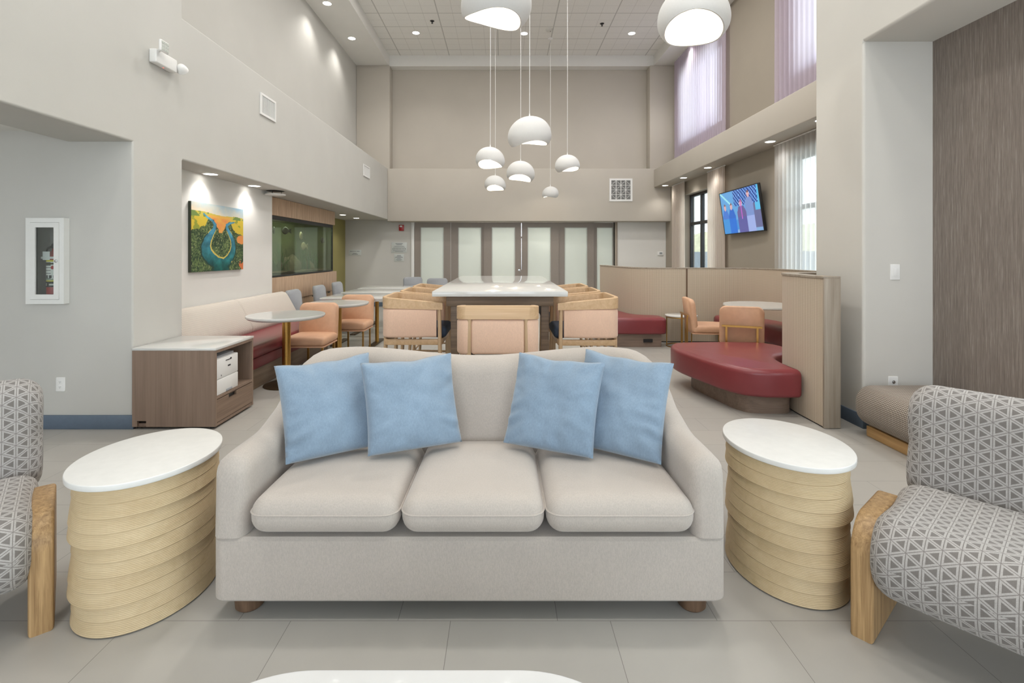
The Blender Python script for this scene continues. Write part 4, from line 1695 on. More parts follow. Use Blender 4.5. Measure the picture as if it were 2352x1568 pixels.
def ext_label(u, v):
    if v > 0.93 or v < 0.24 and v > 0.2:
        return (222, 206, 40)
    if v < 0.2:
        if 0.2 < u < 0.34 and 0.05 < v < 0.15:
            return (210, 210, 205)
        if 0.5 < u < 0.85 and 0.07 < v < 0.13:
            return (200, 200, 196)
        return (32, 30, 30)
    if v < 0.32:
        return (150, 158, 140)
    if u < 0.1 or u > 0.9:
        return (222, 206, 40)
    if 0.84 < v < 0.9:
        return (70, 66, 40)
    if 0.34 < v < 0.44:
        k = int(u * 14)
        return (40, 40, 42) if k % 3 else (225, 225, 220)
    if (u - 0.68) ** 2 + ((v - 0.72) * 1.4) ** 2 < 0.008:
        return (188, 60, 58)
    if int(v * 40) % 4 == 0 and 0.14 < u < 0.6:
        return (96, 96, 98)
    return (228, 226, 220)


bm = bmesh.new()
lay = bm.loops.layers.float_color.new('Col')
nx, nz = 42, 48
vs = [[bm.verts.new((0.0556 * math.sin(-1.25 + 2.5 * i / nx), -0.0556 * math.cos(-1.25 + 2.5 * i / nx), 0.10 + 0.225 * j / nz)) for j in range(nz + 1)] for i in range(nx + 1)]
for i in range(nx):
    for j in range(nz):
        f = bm.faces.new((vs[i][j], vs[i + 1][j], vs[i + 1][j + 1], vs[i][j + 1]))
        c = lin(*ext_label((i + 0.5) / nx, (j + 0.5) / nz))
        for lp in f.loops:
            lp[lay] = c
part('printed_label', bm, M_LABEL, t)
bm = bmesh.new()
lathe(bm, [(0.02, 0.42), (0.024, 0.43), (0.024, 0.455), (0.014, 0.462)], n=20)
tube(bm, [(0.0, 0.0, 0.45), (0.035, -0.012, 0.468), (0.07, -0.02, 0.47)], 0.008, 8)
tube(bm, [(0.0, 0.0, 0.46), (0.035, -0.012, 0.492), (0.07, -0.018, 0.50)], 0.007, 8)
tube(bm, [(-0.02, -0.005, 0.44), (-0.045, -0.02, 0.42), (-0.052, -0.03, 0.36)], 0.008, 8)
part('valve_and_lever', bm, M_DARK, t)
bm = bmesh.new()
tube(bm, [(0.018, -0.02, 0.47), (0.03, -0.02, 0.53), (0.036, -0.018, 0.54)], 0.006, 8)
part('pull_pin', bm, plain('orange_tie', lin(214, 84, 48), 0.5), t)
bm = bmesh.new()
box(bm, -0.047, 0.012, -0.0615, -0.060, 0.325, 0.395)
box(bm, -0.06, 0.06, -0.0625, -0.0617, 0.335, 0.353)
part('inspection_tag', bm, M_WHITE, t, smooth=0)

# ------------------------------------------------------------------ sockets and switch
def plate(name, label, cat, x, y, z, w, h, kind):
    t = thing(name, label, cat, (x, y, z))
    bm = bmesh.new()
    prism(bm, rrect(-w / 2, w / 2, -h / 2, h / 2, 0.004, 3), rprof(0.0, 0.006, 0, 0.003, 3))
    bm.transform(Matrix.Rotation(PI / 2, 4, 'X'))
    part('cover_plate', bm, M_WHITE, t)
    if kind == 'duplex':
        for dz in (-0.021, 0.021):
            bm = bmesh.new()
            prism(bm, rrect(-0.016, 0.016, -0.014, 0.014, 0.009, 5), [(0, 0.0062), (0.001, 0.0085)])
            bm.transform(Matrix.Translation((0, 0, dz)) @ Matrix.Rotation(PI / 2, 4, 'X'))
            r = part('receptacle', bm, M_WHITE, t)
            bm = bmesh.new()
            box(bm, -0.007, -0.005, -0.0092, -0.0087, dz - 0.002, dz + 0.006)
            box(bm, 0.005, 0.007, -0.0092, -0.0087, dz - 0.002, dz + 0.006)
            box(bm, -0.002, 0.002, -0.0092, -0.0087, dz - 0.009, dz - 0.005)
            part('slots', bm, M_INK, r, smooth=0)
    elif kind == 'rocker':
        bm = bmesh.new()
        box(bm, -0.017, 0.017, -0.0098, -0.0062, -0.034, 0.034, 0.001)
        part('rocker', bm, M_WHITE, t)
    elif kind == 'coax':
        bm = bmesh.new()
        lathe(bm, [(0.013, 0.0062), (0.013, 0.011), (0.006, 0.0112), (0.006, 0.017)], n=20)
        bm.transform(Matrix.Rotation(PI / 2, 4, 'X'))
        part('socket_collar', bm, M_CHROME, t)


plate('wall_outlet', 'white double socket low on the wall under the fire extinguisher', 'socket', -3.655, 4.0995, 0.366, 0.076, 0.116, 'duplex')
plate('light_switch', 'white rocker light switch on the pier beside the dark wallpaper', 'switch', 3.241, 4.1095, 1.293, 0.078, 0.128, 'rocker')
plate('wall_outlet', 'white socket plate just above the woven bench', 'socket', 3.226, 4.1095, 0.385, 0.078, 0.09, 'coax')

# ------------------------------------------------------------------ emergency light on the left wall
t = thing('emergency_light', 'white twin-head emergency light high on the wall above the printer cabinet', 'emergency light', (XL + 0.002, 4.42, 3.10))
bm = bmesh.new()
box(bm, 0.0, 0.065, -0.14, 0.14, 0.0, 0.118, 0.010, 3)
part('housing', bm, M_WHITE, t)
bm = bmesh.new()
rbox(bm, (0.110, -0.11, 0.14), (0.012, 0.055, 0.05), 0.011, 0, 3, 3)
tube(bm, [(0.04, -0.10, 0.10), (0.10, -0.11, 0.13)], 0.014, 10)
h = part('lamp_head', bm, M_WHITE, t)
bm = bmesh.new()
for i in range(3):
    for j in range(3):
        box(bm, 0.1225, 0.1255, -0.155 + i * 0.031, -0.155 + i * 0.031 + 0.026, 0.099 + j * 0.029, 0.099 + j * 0.029 + 0.023, 0.002, 1)
part('lens', bm, M_CHROME if False else M_FROST, h)
bm = bmesh.new()
lathe(bm, [(0.012, -0.05), (0.03, -0.04), (0.045, -0.01), (0.052, 0.012), (0.050, 0.016), (0.03, 0.018)], n=24)
bm.transform(Matrix.Translation((0.075, 0.185, 0.055)) @ Matrix.Rotation(math.radians(65), 4, 'X') @ Matrix.Rotation(math.radians(20), 4, 'Y') @ Matrix.Rotation(PI, 4, 'X'))
part('lamp_head', bm, M_WHITE, t)
bm = bmesh.new()
box(bm, -0.0015, 0.0, -0.13, 0.13, 0.01, 0.108)
part('wall_mount', bm, M_WHITE, t, smooth=0)
bm = bmesh.new()
lathe(bm, [(0.005, -0.003), (0.005, 0.0)], 0.03, 0.0, 12)
part('indicator_lamp', bm, emit('red_indicator', (1, 0.15, 0.1, 1), 1.5), t)


# ------------------------------------------------------------------ grilles
def grille(name, label, loc, rotz, w, h, kind):
    """face looks along local -Y"""
    t = thing(name, label, 'vent', loc, rotz)
    b = 0.028 if kind != 'square' else 0.05
    bm = bmesh.new()
    holed(bm, 'y', -0.016, -0.001, -w / 2, w / 2, -h / 2, h / 2, [(-w / 2 + b, w / 2 - b, -h / 2 + b, h / 2 - b)])
    part('frame', bm, M_WHITE, t, smooth=0)
    iw, ih = w / 2 - b - 0.001, h / 2 - b - 0.001
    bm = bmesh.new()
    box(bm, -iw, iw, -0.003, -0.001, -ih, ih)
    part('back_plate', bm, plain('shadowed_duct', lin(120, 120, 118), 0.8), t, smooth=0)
    bm = bmesh.new()
    if kind == 'square':
        for i in range(1, 4):
            box(bm, -iw + 2 * iw * i / 4 - 0.008, -iw + 2 * iw * i / 4 + 0.008, -0.014, -0.0035, -ih, ih)
            box(bm, -iw, iw, -0.0125, -0.004, -ih + 2 * ih * i / 4 - 0.005, -ih + 2 * ih * i / 4 + 0.005)
        q = 2 * iw / 4
        for i in range(4):
            for j in range(4):
                cx, cz = -iw + q * (i + 0.5), -ih + 2 * ih / 4 * (j + 0.5)
                s = 1 if (i + j) % 2 else -1
                tube(bm, [(cx - q * 0.42, -0.008, cz - s * q * 0.42), (cx + q * 0.42, -0.008, cz + s * q * 0.42)], 0.004, 4)
                tube(bm, [(cx - q * 0.42, -0.007, cz + s * q * 0.05), (cx + q * 0.42, -0.007, cz + s * q * 0.05)], 0.002, 4)
    else:
        n = 14
        for i in range(n):
            xx = -iw + 2 * iw * (i + 0.5) / n
            box(bm, xx - 0.004, xx + 0.004, -0.012, -0.0035, -ih, ih)
    part('louvres', bm, M_WHITE, t, smooth=0)


grille('air_vent', 'white louvred grille on the left wall, the larger one nearer the emergency light', (XL + 0.001, 6.44, 3.335), PI / 2, 0.42, 0.275, 'louvre')
grille('air_vent', 'white louvred grille on the left wall, the far one near the room corner', (XL + 0.001, 11.08, 3.27), PI / 2, 0.50, 0.26, 'louvre')
grille('return_grille', 'square white grille of latticed vanes on the wall above the frosted doors', (3.102, 13.099, 3.115), 0, 0.605, 0.60, 'square')

# ------------------------------------------------------------------ signs, alarm, thermostat on the back wall
def text(body, size, loc, parent, m, align='CENTER'):
    c = bpy.data.curves.new('lettering', 'FONT')
    c.body = body
    c.size = size
    c.align_x = align
    c.align_y = 'CENTER'
    c.extrude = 0.0008
    c.materials.append(m)
    tmp = bpy.data.objects.new('lettering_outline', c)
    me = bpy.data.meshes.new_from_object(tmp)
    bpy.data.objects.remove(tmp)
    o = bpy.data.objects.new('lettering', me)
    COL.objects.link(o)
    o.parent = parent
    o.location = loc
    o.rotation_euler = (PI / 2, 0, 0)
    XF[o.name] = Matrix.Identity(4)
    return o


M_SIGN = plain('pale_grey_sign_board', lin(196, 200, 196), 0.5, var=0.01)


def sign(label, x, z, w, h, rows, title=None):
    """rows: (relative height, width, thickness, broken into dots?)"""
    t = thing('wall_sign', label, 'sign', (x, 13.499, z))
    bm = bmesh.new()
    box(bm, -w / 2, w / 2, -0.008, -0.0002, -h / 2, h / 2, 0.002)
    part('sign_board', bm, M_SIGN, t)
    if title:
        for (s, size, zz) in title:
            text(s, size, (0, -0.0095, zz), t, M_INK)
    bm = bmesh.new()
    for (zz, ww, th, dots) in rows:
        if dots:
            for k in range(dots):
                cx = -ww / 2 + ww * (k + 0.5) / dots
                box(bm, cx - th * 0.8, cx + th * 0.8, -0.0098, -0.0084, zz - th, zz + th)
        else:
            box(bm, -ww / 2, ww / 2, -0.0095, -0.0084, zz - th / 2, zz + th / 2)
    part('printed_lines', bm, M_INK, t, smooth=0)


sign('small pale sign on the back wall beside the olive wall', -4.035, 1.462, 0.34, 0.155, [(-0.02, 0.10, 0.008, 0), (-0.045, 0.16, 0.010, 0)], [('BREAKFAST AREA', 0.033, 0.034)])
sign('larger pale notice with a row of dark symbols under the red alarm', -2.83, 1.598, 0.42, 0.285, [(0.108, 0.20, 0.012, 0), (0.078, 0.15, 0.012, 0), (0.035, 0.26, 0.007, 0), (0.012, 0.32, 0.007, 0), (-0.035, 0.37, 0.0125, 9), (-0.085, 0.34, 0.007, 0), (-0.108, 0.22, 0.007, 0)])
sign('smaller pale notice hung directly below the one with dark symbols', -2.835, 1.325, 0.265, 0.20, [(0.062, 0.10, 0.009, 0), (0.040, 0.13, 0.009, 0), (0.010, 0.21, 0.011, 0), (-0.02, 0.10, 0.007, 0), (-0.045, 0.15, 0.007, 0), (-0.067, 0.13, 0.007, 0)])

t = thing('fire_alarm_station', 'red fire alarm pull station on the back wall above the notices', 'fire alarm', (-2.765, 13.499, 2.135))
bm = bmesh.new()
box(bm, -0.066, 0.066, -0.045, -0.0005, -0.08, 0.08, 0.008)
part('housing', bm, M_REDP, t)
bm = bmesh.new()
box(bm, -0.045, 0.025, -0.048, -0.0455, 0.018, 0.062, 0.001)
part('label_plate', bm, M_WHITE, t, label='white label plate')
bm = bmesh.new()
box(bm, -0.045, 0.045, -0.055, -0.0455, -0.045, -0.01, 0.004)
part('pull_handle', bm, M_REDP, t)
bm = bmesh.new()
box(bm, -0.06, 0.06, -0.0004, 0.0, -0.075, 0.075)
part('wall_mount', bm, M_REDP, t, smooth=0)

t = thing('thermostat', 'small white thermostat on the wall between the doors and the window', 'thermostat', (4.27, 13.499, 1.44))
bm = bmesh.new()
box(bm, -0.08, 0.08, -0.03, -0.0005, -0.055, 0.055, 0.010, 3)
part('housing', bm, M_WHITE, t)
bm = bmesh.new()
box(bm, -0.03, 0.045, -0.0315, -0.0302, -0.02, 0.03)
part('wall_mount', B(-0.07, 0.07, -0.0004, 0.0, -0.05, 0.05), M_WHITE, t, smooth=0)
part('display', bm, plain('grey_display', lin(150, 156, 158), 0.3), t, smooth=0)

# ------------------------------------------------------------------ painting
def fbm(x, y, s):
    return noise.fractal(Vector((x * s, y * s, 3.7)), 1.0, 2.0, 4)


LEFT_ARM = [(0.21, 0.845, 0.012), (0.27, 0.80, 0.014), (0.37, 0.755, 0.02), (0.415, 0.70, 0.026), (0.40, 0.63, 0.032), (0.335, 0.55, 0.045), (0.275, 0.46, 0.062), (0.245, 0.36, 0.075), (0.265, 0.27, 0.085), (0.34, 0.19, 0.085), (0.45, 0.125, 0.08), (0.58, 0.10, 0.078)]
RIGHT_ARM = [(0.80, 0.765, 0.010), (0.71, 0.745, 0.018), (0.645, 0.71, 0.024), (0.655, 0.65, 0.026), (0.71, 0.57, 0.032), (0.765, 0.48, 0.038), (0.785, 0.38, 0.045), (0.765, 0.28, 0.055), (0.70, 0.18, 0.065), (0.60, 0.10, 0.078), (0.55, 0.0, 0.16)]


def arm(u, v, pts):
    best = 9.0
    for (x0, y0, w0), (x1, y1, w1) in zip(pts, pts[1:]):
        dx, dy = x1 - x0, y1 - y0
        k = max(0, min(1, ((u - x0) * dx + (v - y0) * dy) / (dx * dx + dy * dy)))
        d = math.hypot(u - x0 - dx * k, v - y0 - dy * k) / (w0 + (w1 - w0) * k)
        best = min(best, d)
    return best


def river(u, v):
    n1 = fbm(u, v, 9)
    n2 = noise.noise(Vector((u * 46, v * 40, 1.2)))
    hz = 0.875 + 0.01 * math.sin(u * 9) - 0.035 * u
    if v > hz:
        k = (v - hz) / (1 - hz)
        a, b = (234, 216, 188), (160, 194, 214)
        kk = min(1, max(0, k * 0.6 + u * 0.55 - 0.15 + n1 * 0.25))
        return tuple(int(p + (q - p) * kk) for p, q in zip(a, b))
    best = min(arm(u, v, LEFT_ARM), arm(u, v, RIGHT_ARM))
    if best < 1 + 0.06 * n2:
        deep = min(1, max(0, (0.62 - v) * 1.7))
        a, b = (86, 158, 186), (28, 92, 86)
        c = [p + (q - p) * deep for p, q in zip(a, b)]
        k = 1 + 0.3 * n1 - 0.12 * best
        return tuple(int(max(0, min(255, q * k))) for q in c)
    inside = abs(u - 0.52) < 0.24 and 0.12 < v < 0.66
    if best < 1.28 and v < 0.62:
        if inside:
            return (206, 186, 92)
        return (40, 66, 54)
    if v > 0.80:
        if 0.28 < u < 0.72 and v < 0.835:
            return (232, 176, 84)
        return (208, 190, 84) if n1 > -0.05 else (118, 142, 76)
    if 0.58 < v <= 0.80 and abs(u - 0.525) < 0.02 + (v - 0.58) * 0.75 + 0.04 * n1:
        return (232, 160 + int(24 * n1), 84)
    if v > 0.60 + 0.05 * math.sin(u * 11) + 0.05 * n1 and (u < 0.30 - 0.5 * (0.8 - v) or u > 0.70 + 0.5 * (0.8 - v) * (v < 0.8)):
        return (216, 188, 66) if n1 > -0.3 else (150, 156, 62)
    if ((u - 1.0) / 0.15) ** 2 + ((v - 0.485) / 0.065) ** 2 < 1 + n1:
        return (222, 146, 80)
    if u > 0.93 + 0.06 * n1 and v < 0.15 + 0.1 * n1:
        return (200, 112, 66)
    n3 = noise.noise(Vector((u * 60, v * 44, 8.2)))
    k = max(0.0, min(1.0, 0.5 + 0.9 * n2 + 0.5 * n1))
    a, b = (44, 64, 46), (104, 122, 74)
    c = tuple(int(p + (q - p) * k) for p, q in zip(a, b))
    if n3 > 0.42:
        c = (150, 156, 108)
    elif n3 < -0.45:
        c = (30, 46, 36)
    return c


t = thing('painting', 'canvas of a river bending through green forest and yellow fields, on the niche wall', 'painting', (-3.409, 5.905, 1.24), PI / 2)
bm = bmesh.new()
box(bm, -0.537, 0.537, -0.032, -0.0, 0, 0.775, 0.003)
part('stretcher_frame', bm, plain('canvas_edge', lin(66, 72, 60), 0.8), t)
bm = bmesh.new()
picture(bm, 1.072, 0.773, 200, 144, river)
bm.transform(Matrix.Translation((0, -0.0335, 0.001)))
part('painted_canvas', bm, M_CANVAS, t, smooth=0, keep_normals=True)


# ------------------------------------------------------------------ television
def tv_pic(u, v):
    def person(cx, w, top, body, legs=None):
        """figure seen from the front: head, shoulders, body"""
        if abs(u - cx) < w * 0.33 and top - 0.16 < v < top:
            if ((u - cx) / (w * 0.33)) ** 2 + ((v - top + 0.08) / 0.085) ** 2 < 1:
                return (196, 160, 168) if v < top - 0.05 else (120, 88, 88)
        if v < top - 0.15 and abs(u - cx) < w * (0.55 + 0.45 * min(1, (top - 0.15 - v) * 7)):
            return body if (legs is None or v > 0.36) else legs
        return None
    for args in ((0.535, 0.115, 0.76, (96, 84, 140), (84, 84, 150)), (0.74, 0.10, 0.93, (110, 134, 190), (142, 160, 214)), (0.275, 0.09, 0.72, (40, 96, 190), (34, 104, 200)), (0.10, 0.09, 0.72, (66, 112, 196), (58, 134, 204))):
        c = person(*args)
        if c:
            if abs(u - args[0]) < 0.012 and args[0] == 0.535 and v > 0.3:
                return (176, 90, 190)
            return c
    if v < 0.07:
        return (120, 160, 206)
    if v > 0.62 and 0.36 < u < 0.95:
        k = (int(u * 46) + int(v * 26)) % 3
        return (28, 60, 140) if k else (120, 170, 226)
    if u > 0.88 and v > 0.45:
        return (80, 170, 214)
    if u > 0.82:
        return (92, 96, 140)
    if abs((v - 0.95) + (u - 0.05) * 1.2) < 0.03 and u < 0.3:
        return (150, 214, 230)
    return (92, 152, 206) if v > 0.3 else (66, 132, 200)


tl, tr, bl = Vector((4.19, 9.62, 2.60)), Vector((4.235, 8.28, 2.62)), Vector((4.30, 9.64, 1.80))
ux = (tr - tl).normalized()
uz = (tl - bl)
uz = (uz - ux * uz.dot(ux)).normalized()
uy = uz.cross(ux)
R3 = Matrix((ux, uy, uz)).transposed()
ctr = (tl + tr) / 2 - uz * 0.405
t = thing('television', 'wall-mounted flat television tilted forward, showing a group of presenters', 'television', ctr, mat3=R3)
bm = bmesh.new()
box(bm, -0.685, 0.685, 0.002, 0.045, -0.405, 0.405, 0.004)
part('housing', bm, M_DARK, t)
bm = bmesh.new()
holed(bm, 'y', -0.004, 0.0015, -0.685, 0.685, -0.405, 0.405, [(-0.672, 0.672, -0.388, 0.393)])
part('bezel', bm, M_DARK, t, smooth=0)
bm = bmesh.new()
picture(bm, 1.342, 0.778, 96, 60, tv_pic)
bm.transform(Matrix.Translation((0, 0.0005, -0.387)))
part('screen', bm, M_SCREEN, t, smooth=0, keep_normals=True)
bm = bmesh.new()
tube(bm, [(0, 0.045, 0), (0.0, 0.10, 0.0)], 0.02, 8)
box(bm, -0.14, 0.14, 0.046, 0.056, -0.12, 0.12)
part('wall_mount', bm, M_DARK, t)


# ------------------------------------------------------------------ curtains
def curtain(label, x, y0, y1, z0, z1, pleats, m, amp=0.028, seed=0, group=None):
    bm = bmesh.new()
    n = pleats * 10
    nz = 10
    g = []
    for i in range(n + 1):
        f = i / n
        row = []
        for j in range(nz + 1):
            h = j / nz
            ph = f * pleats * 2 * PI
            a = amp * (0.75 + 0.25 * math.sin(f * 9 + seed)) * (1.0 - 0.25 * h)
            dx = a * math.sin(ph + 0.5 * math.sin(f * 11 + seed) * (1 - h)) + 0.006 * math.sin(3 * ph)
            row.append(bm.verts.new((x + dx, y0 + (y1 - y0) * f + 0.3 * a * math.cos(ph * 1.0), z0 + (z1 - z0) * h)))
        g.append(row)
    for i in range(n):
        for j in range(nz):
            bm.faces.new((g[i][j], g[i + 1][j], g[i + 1][j + 1], g[i][j + 1]))
    cy = (y0 + y1) / 2
    bm.transform(Matrix.Translation((-x, -cy, -z0)))
    t = thing('curtain', label, 'curtain', (x, cy, z0), group=group)
    part('voile_panel', bm, m, t, smooth=80)
    bm = bmesh.new()
    box(bm, -0.012, 0.012, y0 - cy - 0.03, y1 - cy + 0.03, z1 - z0 + 0.003, z1 - z0 + 0.018)
    part('track', bm, M_WHITE, t, smooth=0)


curtain('narrow sheer curtain in the room corner on the back-wall side of the lower window', 4.335, 11.90, 12.72, 0.03, 3.155, 11, M_DRAPE, seed=1)
curtain('narrow sheer curtain between the lower window and the television', 4.335, 9.74, 10.52, 0.03, 3.155, 10, M_DRAPE, seed=2)
curtain('bright sheer curtain below the soffit on the pier side of the television', 4.335, 5.15, 7.92, 0.03, 3.155, 24, M_SHEER, 0.024, seed=3)
curtain('lilac sheer curtain on the upper wall above the corner window', 4.50, 10.05, 13.02, 3.68, 6.455, 24, M_SHEERL, 0.03, seed=4)
curtain('lilac sheer curtain on the upper wall partly hidden by the tall pier', 4.50, 5.1, 8.2, 3.68, 6.455, 24, M_SHEERL, 0.03, seed=5)

# ------------------------------------------------------------------ aquarium in its oak wall unit
t = thing('aquarium', 'large built-in fish tank framed by striped oak panels beside the painting', 'aquarium', (-3.95, 9.06, 0))
bm = bmesh.new()
box(bm, -4.27, -3.63, 7.335, 10.70, 2.05, 2.335, 0.003)
part('upper_panel', bm, M_SLATW, t, True)
bm = bmesh.new()
box(bm, -4.27, -3.61, 7.335, 10.75, 0.66, 1.06, 0.003)
part('lower_panel', bm, M_SLATW, t, True)
for k in range(4):
    bm = bmesh.new()
    a = 7.345 + k * 0.852
    box(bm, -4.26, -3.625, a, a + 0.845, 0.0, 0.655, 0.003)
    d = part('cupboard_door', bm, M_SLATDK if False else wood('oak_cupboard_door', lin(156, 126, 96), lin(190, 160, 128), 'Z', 0.9) if k == 0 else bpy.data.materials['oak_cupboard_door'], t, True)
    bm = bmesh.new()
    box(bm, -3.6245, -3.621, a + 0.36, a + 0.48, 0.625, 0.65)
    part('finger_pull', bm, M_DARK, d, True, smooth=0)
bm = bmesh.new()
for (a, b, c, d) in ((7.34, 10.60, 1.985, 2.045), (7.34, 10.60, 1.065, 1.09), (10.575, 10.60, 1.091, 1.984)):
    box(bm, -3.662, -3.64, a, b, c, d)
part('rim', bm, M_DARK, t, True, smooth=0)
bm = bmesh.new()
box(bm, -3.658, -3.648, 7.345, 10.574, 1.091, 1.984)
part('pane', bm, pane_glass('tank_glass', (0.90, 0.95, 0.86, 1), 0.0, 0.02, 0.32), t, True, smooth=0)
bm = bmesh.new()
box(bm, -4.25, -4.235, 7.345, 10.60, 1.065, 2.045)
box(bm, -4.234, -3.665, 7.345, 7.36, 1.065, 2.045)
box(bm, -4.234, -3.665, 10.585, 10.60, 1.065, 2.045)
box(bm, -4.234, -3.665, 7.361, 10.584, 2.03, 2.045)
part('tank_back', bm, plain('murky_green_backing', lin(92, 98, 62), 0.7, var=0.3, scale=2.5), t, True, smooth=0)
bm = bmesh.new()
g = bmesh.ops.create_grid(bm, x_segments=16, y_segments=50, size=0.5)
for v in g['verts']:
    X, Y = -3.95 + v.co.x * 0.56, 8.97 + v.co.y * 3.2
    v.co = Vector((X, Y, 1.125 + 0.03 * noise.noise(Vector((X * 4, Y * 3, 0)))))
part('gravel', bm, plain('brown_gravel', lin(104, 88, 68), 0.95, var=0.35, scale=90), t, True)
bm = bmesh.new()
box(bm, -3.80, -3.74, 7.6, 10.3, 2.012, 2.029)
part('tank_fill_strip', bm, emit('tank_fill_glow', (0.9, 1.0, 0.8, 1), 16), t, True, smooth=0)  # glowing strip added to brighten the inside of the tank
rnd = random.Random(5)
for k, (y, x, s) in enumerate(((7.85, -3.95, 0.30), (8.25, -4.05, 0.22), (9.05, -3.95, 0.26), (9.35, -4.02, 0.34), (10.05, -3.98, 0.20))):
    bm = bmesh.new()
    bmesh.ops.create_icosphere(bm, subdivisions=3, radius=1)
    for v in bm.verts:
        d = 1 + 0.35 * noise.noise(v.co * 1.6 + Vector((k * 5, 0, 0)))
        v.co = Vector((x + v.co.x * 0.14 * d, y + v.co.y * s * d, 1.15 + max(-0.03, v.co.z * s * 0.75 * d)))
    part('rock', bm, plain('tank_rock_%d' % k, lin(88 + k * 6, 86 + k * 4, 76), 0.9, var=0.3, scale=14), t, True)
for k, y in enumerate((7.62, 8.08, 8.52, 8.72, 8.86, 9.62, 9.85, 10.25)):
    bm = bmesh.new()
    for b in range(11):
        a = rnd.uniform(0, 2 * PI)
        h = rnd.uniform(0.2, 0.55) * (1.25 if k in (1, 5) else 0.9)
        lean = rnd.uniform(0.03, 0.16)
        x = -3.90 + rnd.uniform(-0.08, 0.08)
        w = rnd.uniform(0.010, 0.02)
        L, Rr = [], []
        for i in range(7):
            f = i / 6
            px = x + math.cos(a) * lean * f * f * 0.8
            py = y + math.sin(a) * lean * f * f + rnd.uniform(-0.004, 0.004)
            ww = w * (1 - f ** 2) + 0.001
            L.append(bm.verts.new((px, py - ww, 1.13 + h * f)))
            Rr.append(bm.verts.new((px + 0.004, py + ww, 1.13 + h * f)))
        loop_faces(bm, L, Rr, False)
    part('water_plant', bm, plain('tank_plant_%d' % k, lin(62 + 8 * (k % 3), 92 + 10 * (k % 2), 54), 0.7, var=0.2), t, True)


def fish(label, loc, L, rot, c):
    bm = bmesh.new()
    secs = []
    for f, h in ((0.0, 0.02), (0.06, 0.15), (0.18, 0.29), (0.35, 0.36), (0.52, 0.30), (0.68, 0.16), (0.76, 0.10)):
        secs.append([((f - 0.4) * L, 0.38 * h * L * math.cos(2 * PI * k / 14), h * L * math.sin(2 * PI * k / 14)) for k in range(14)])
    loft(bm, secs)
    o = thing('fish', label, 'fish', loc, rot, 'fish in the tank')
    part('body', bm, c, o, smooth=60)
    bm = bmesh.new()
    pts = [(0.34, 0.08), (0.60, 0.26), (0.54, 0.0), (0.60, -0.26), (0.34, -0.08)]
    A = [bm.verts.new((p[0] * L, 0.006, p[1] * L)) for p in pts]
    Bq = [bm.verts.new((p[0] * L, -0.006, p[1] * L)) for p in pts]
    bm.faces.new(A); bm.faces.new(list(reversed(Bq))); loop_faces(bm, A, Bq)
    part('tail_fin', bm, c, o, smooth=0)


FD = plain('dark_fish_scales', lin(46, 44, 36), 0.4)
FL = plain('pale_fish_scales', lin(150, 138, 104), 0.4)
fish('dark fish near the top of the tank, closest to the painting', (-3.80, 8.22, 1.83), 0.17, PI / 2 + 0.3, FD)
fish('dark upright-finned fish in the middle of the tank near its top', (-3.78, 8.62, 1.84), 0.19, PI / 2 - 0.5, FD)
fish('pale fish swimming in front of the bright reflection in the tank', (-3.76, 9.22, 1.77), 0.22, PI / 2 + 0.2, FL)
fish('pale fish swimming lower down in the middle of the tank', (-3.80, 9.45, 1.58), 0.22, PI / 2 - 0.2, FL)
fish('dark round fish at the end of the tank farthest from the painting', (-3.76, 10.32, 1.72), 0.19, PI / 2, FD)
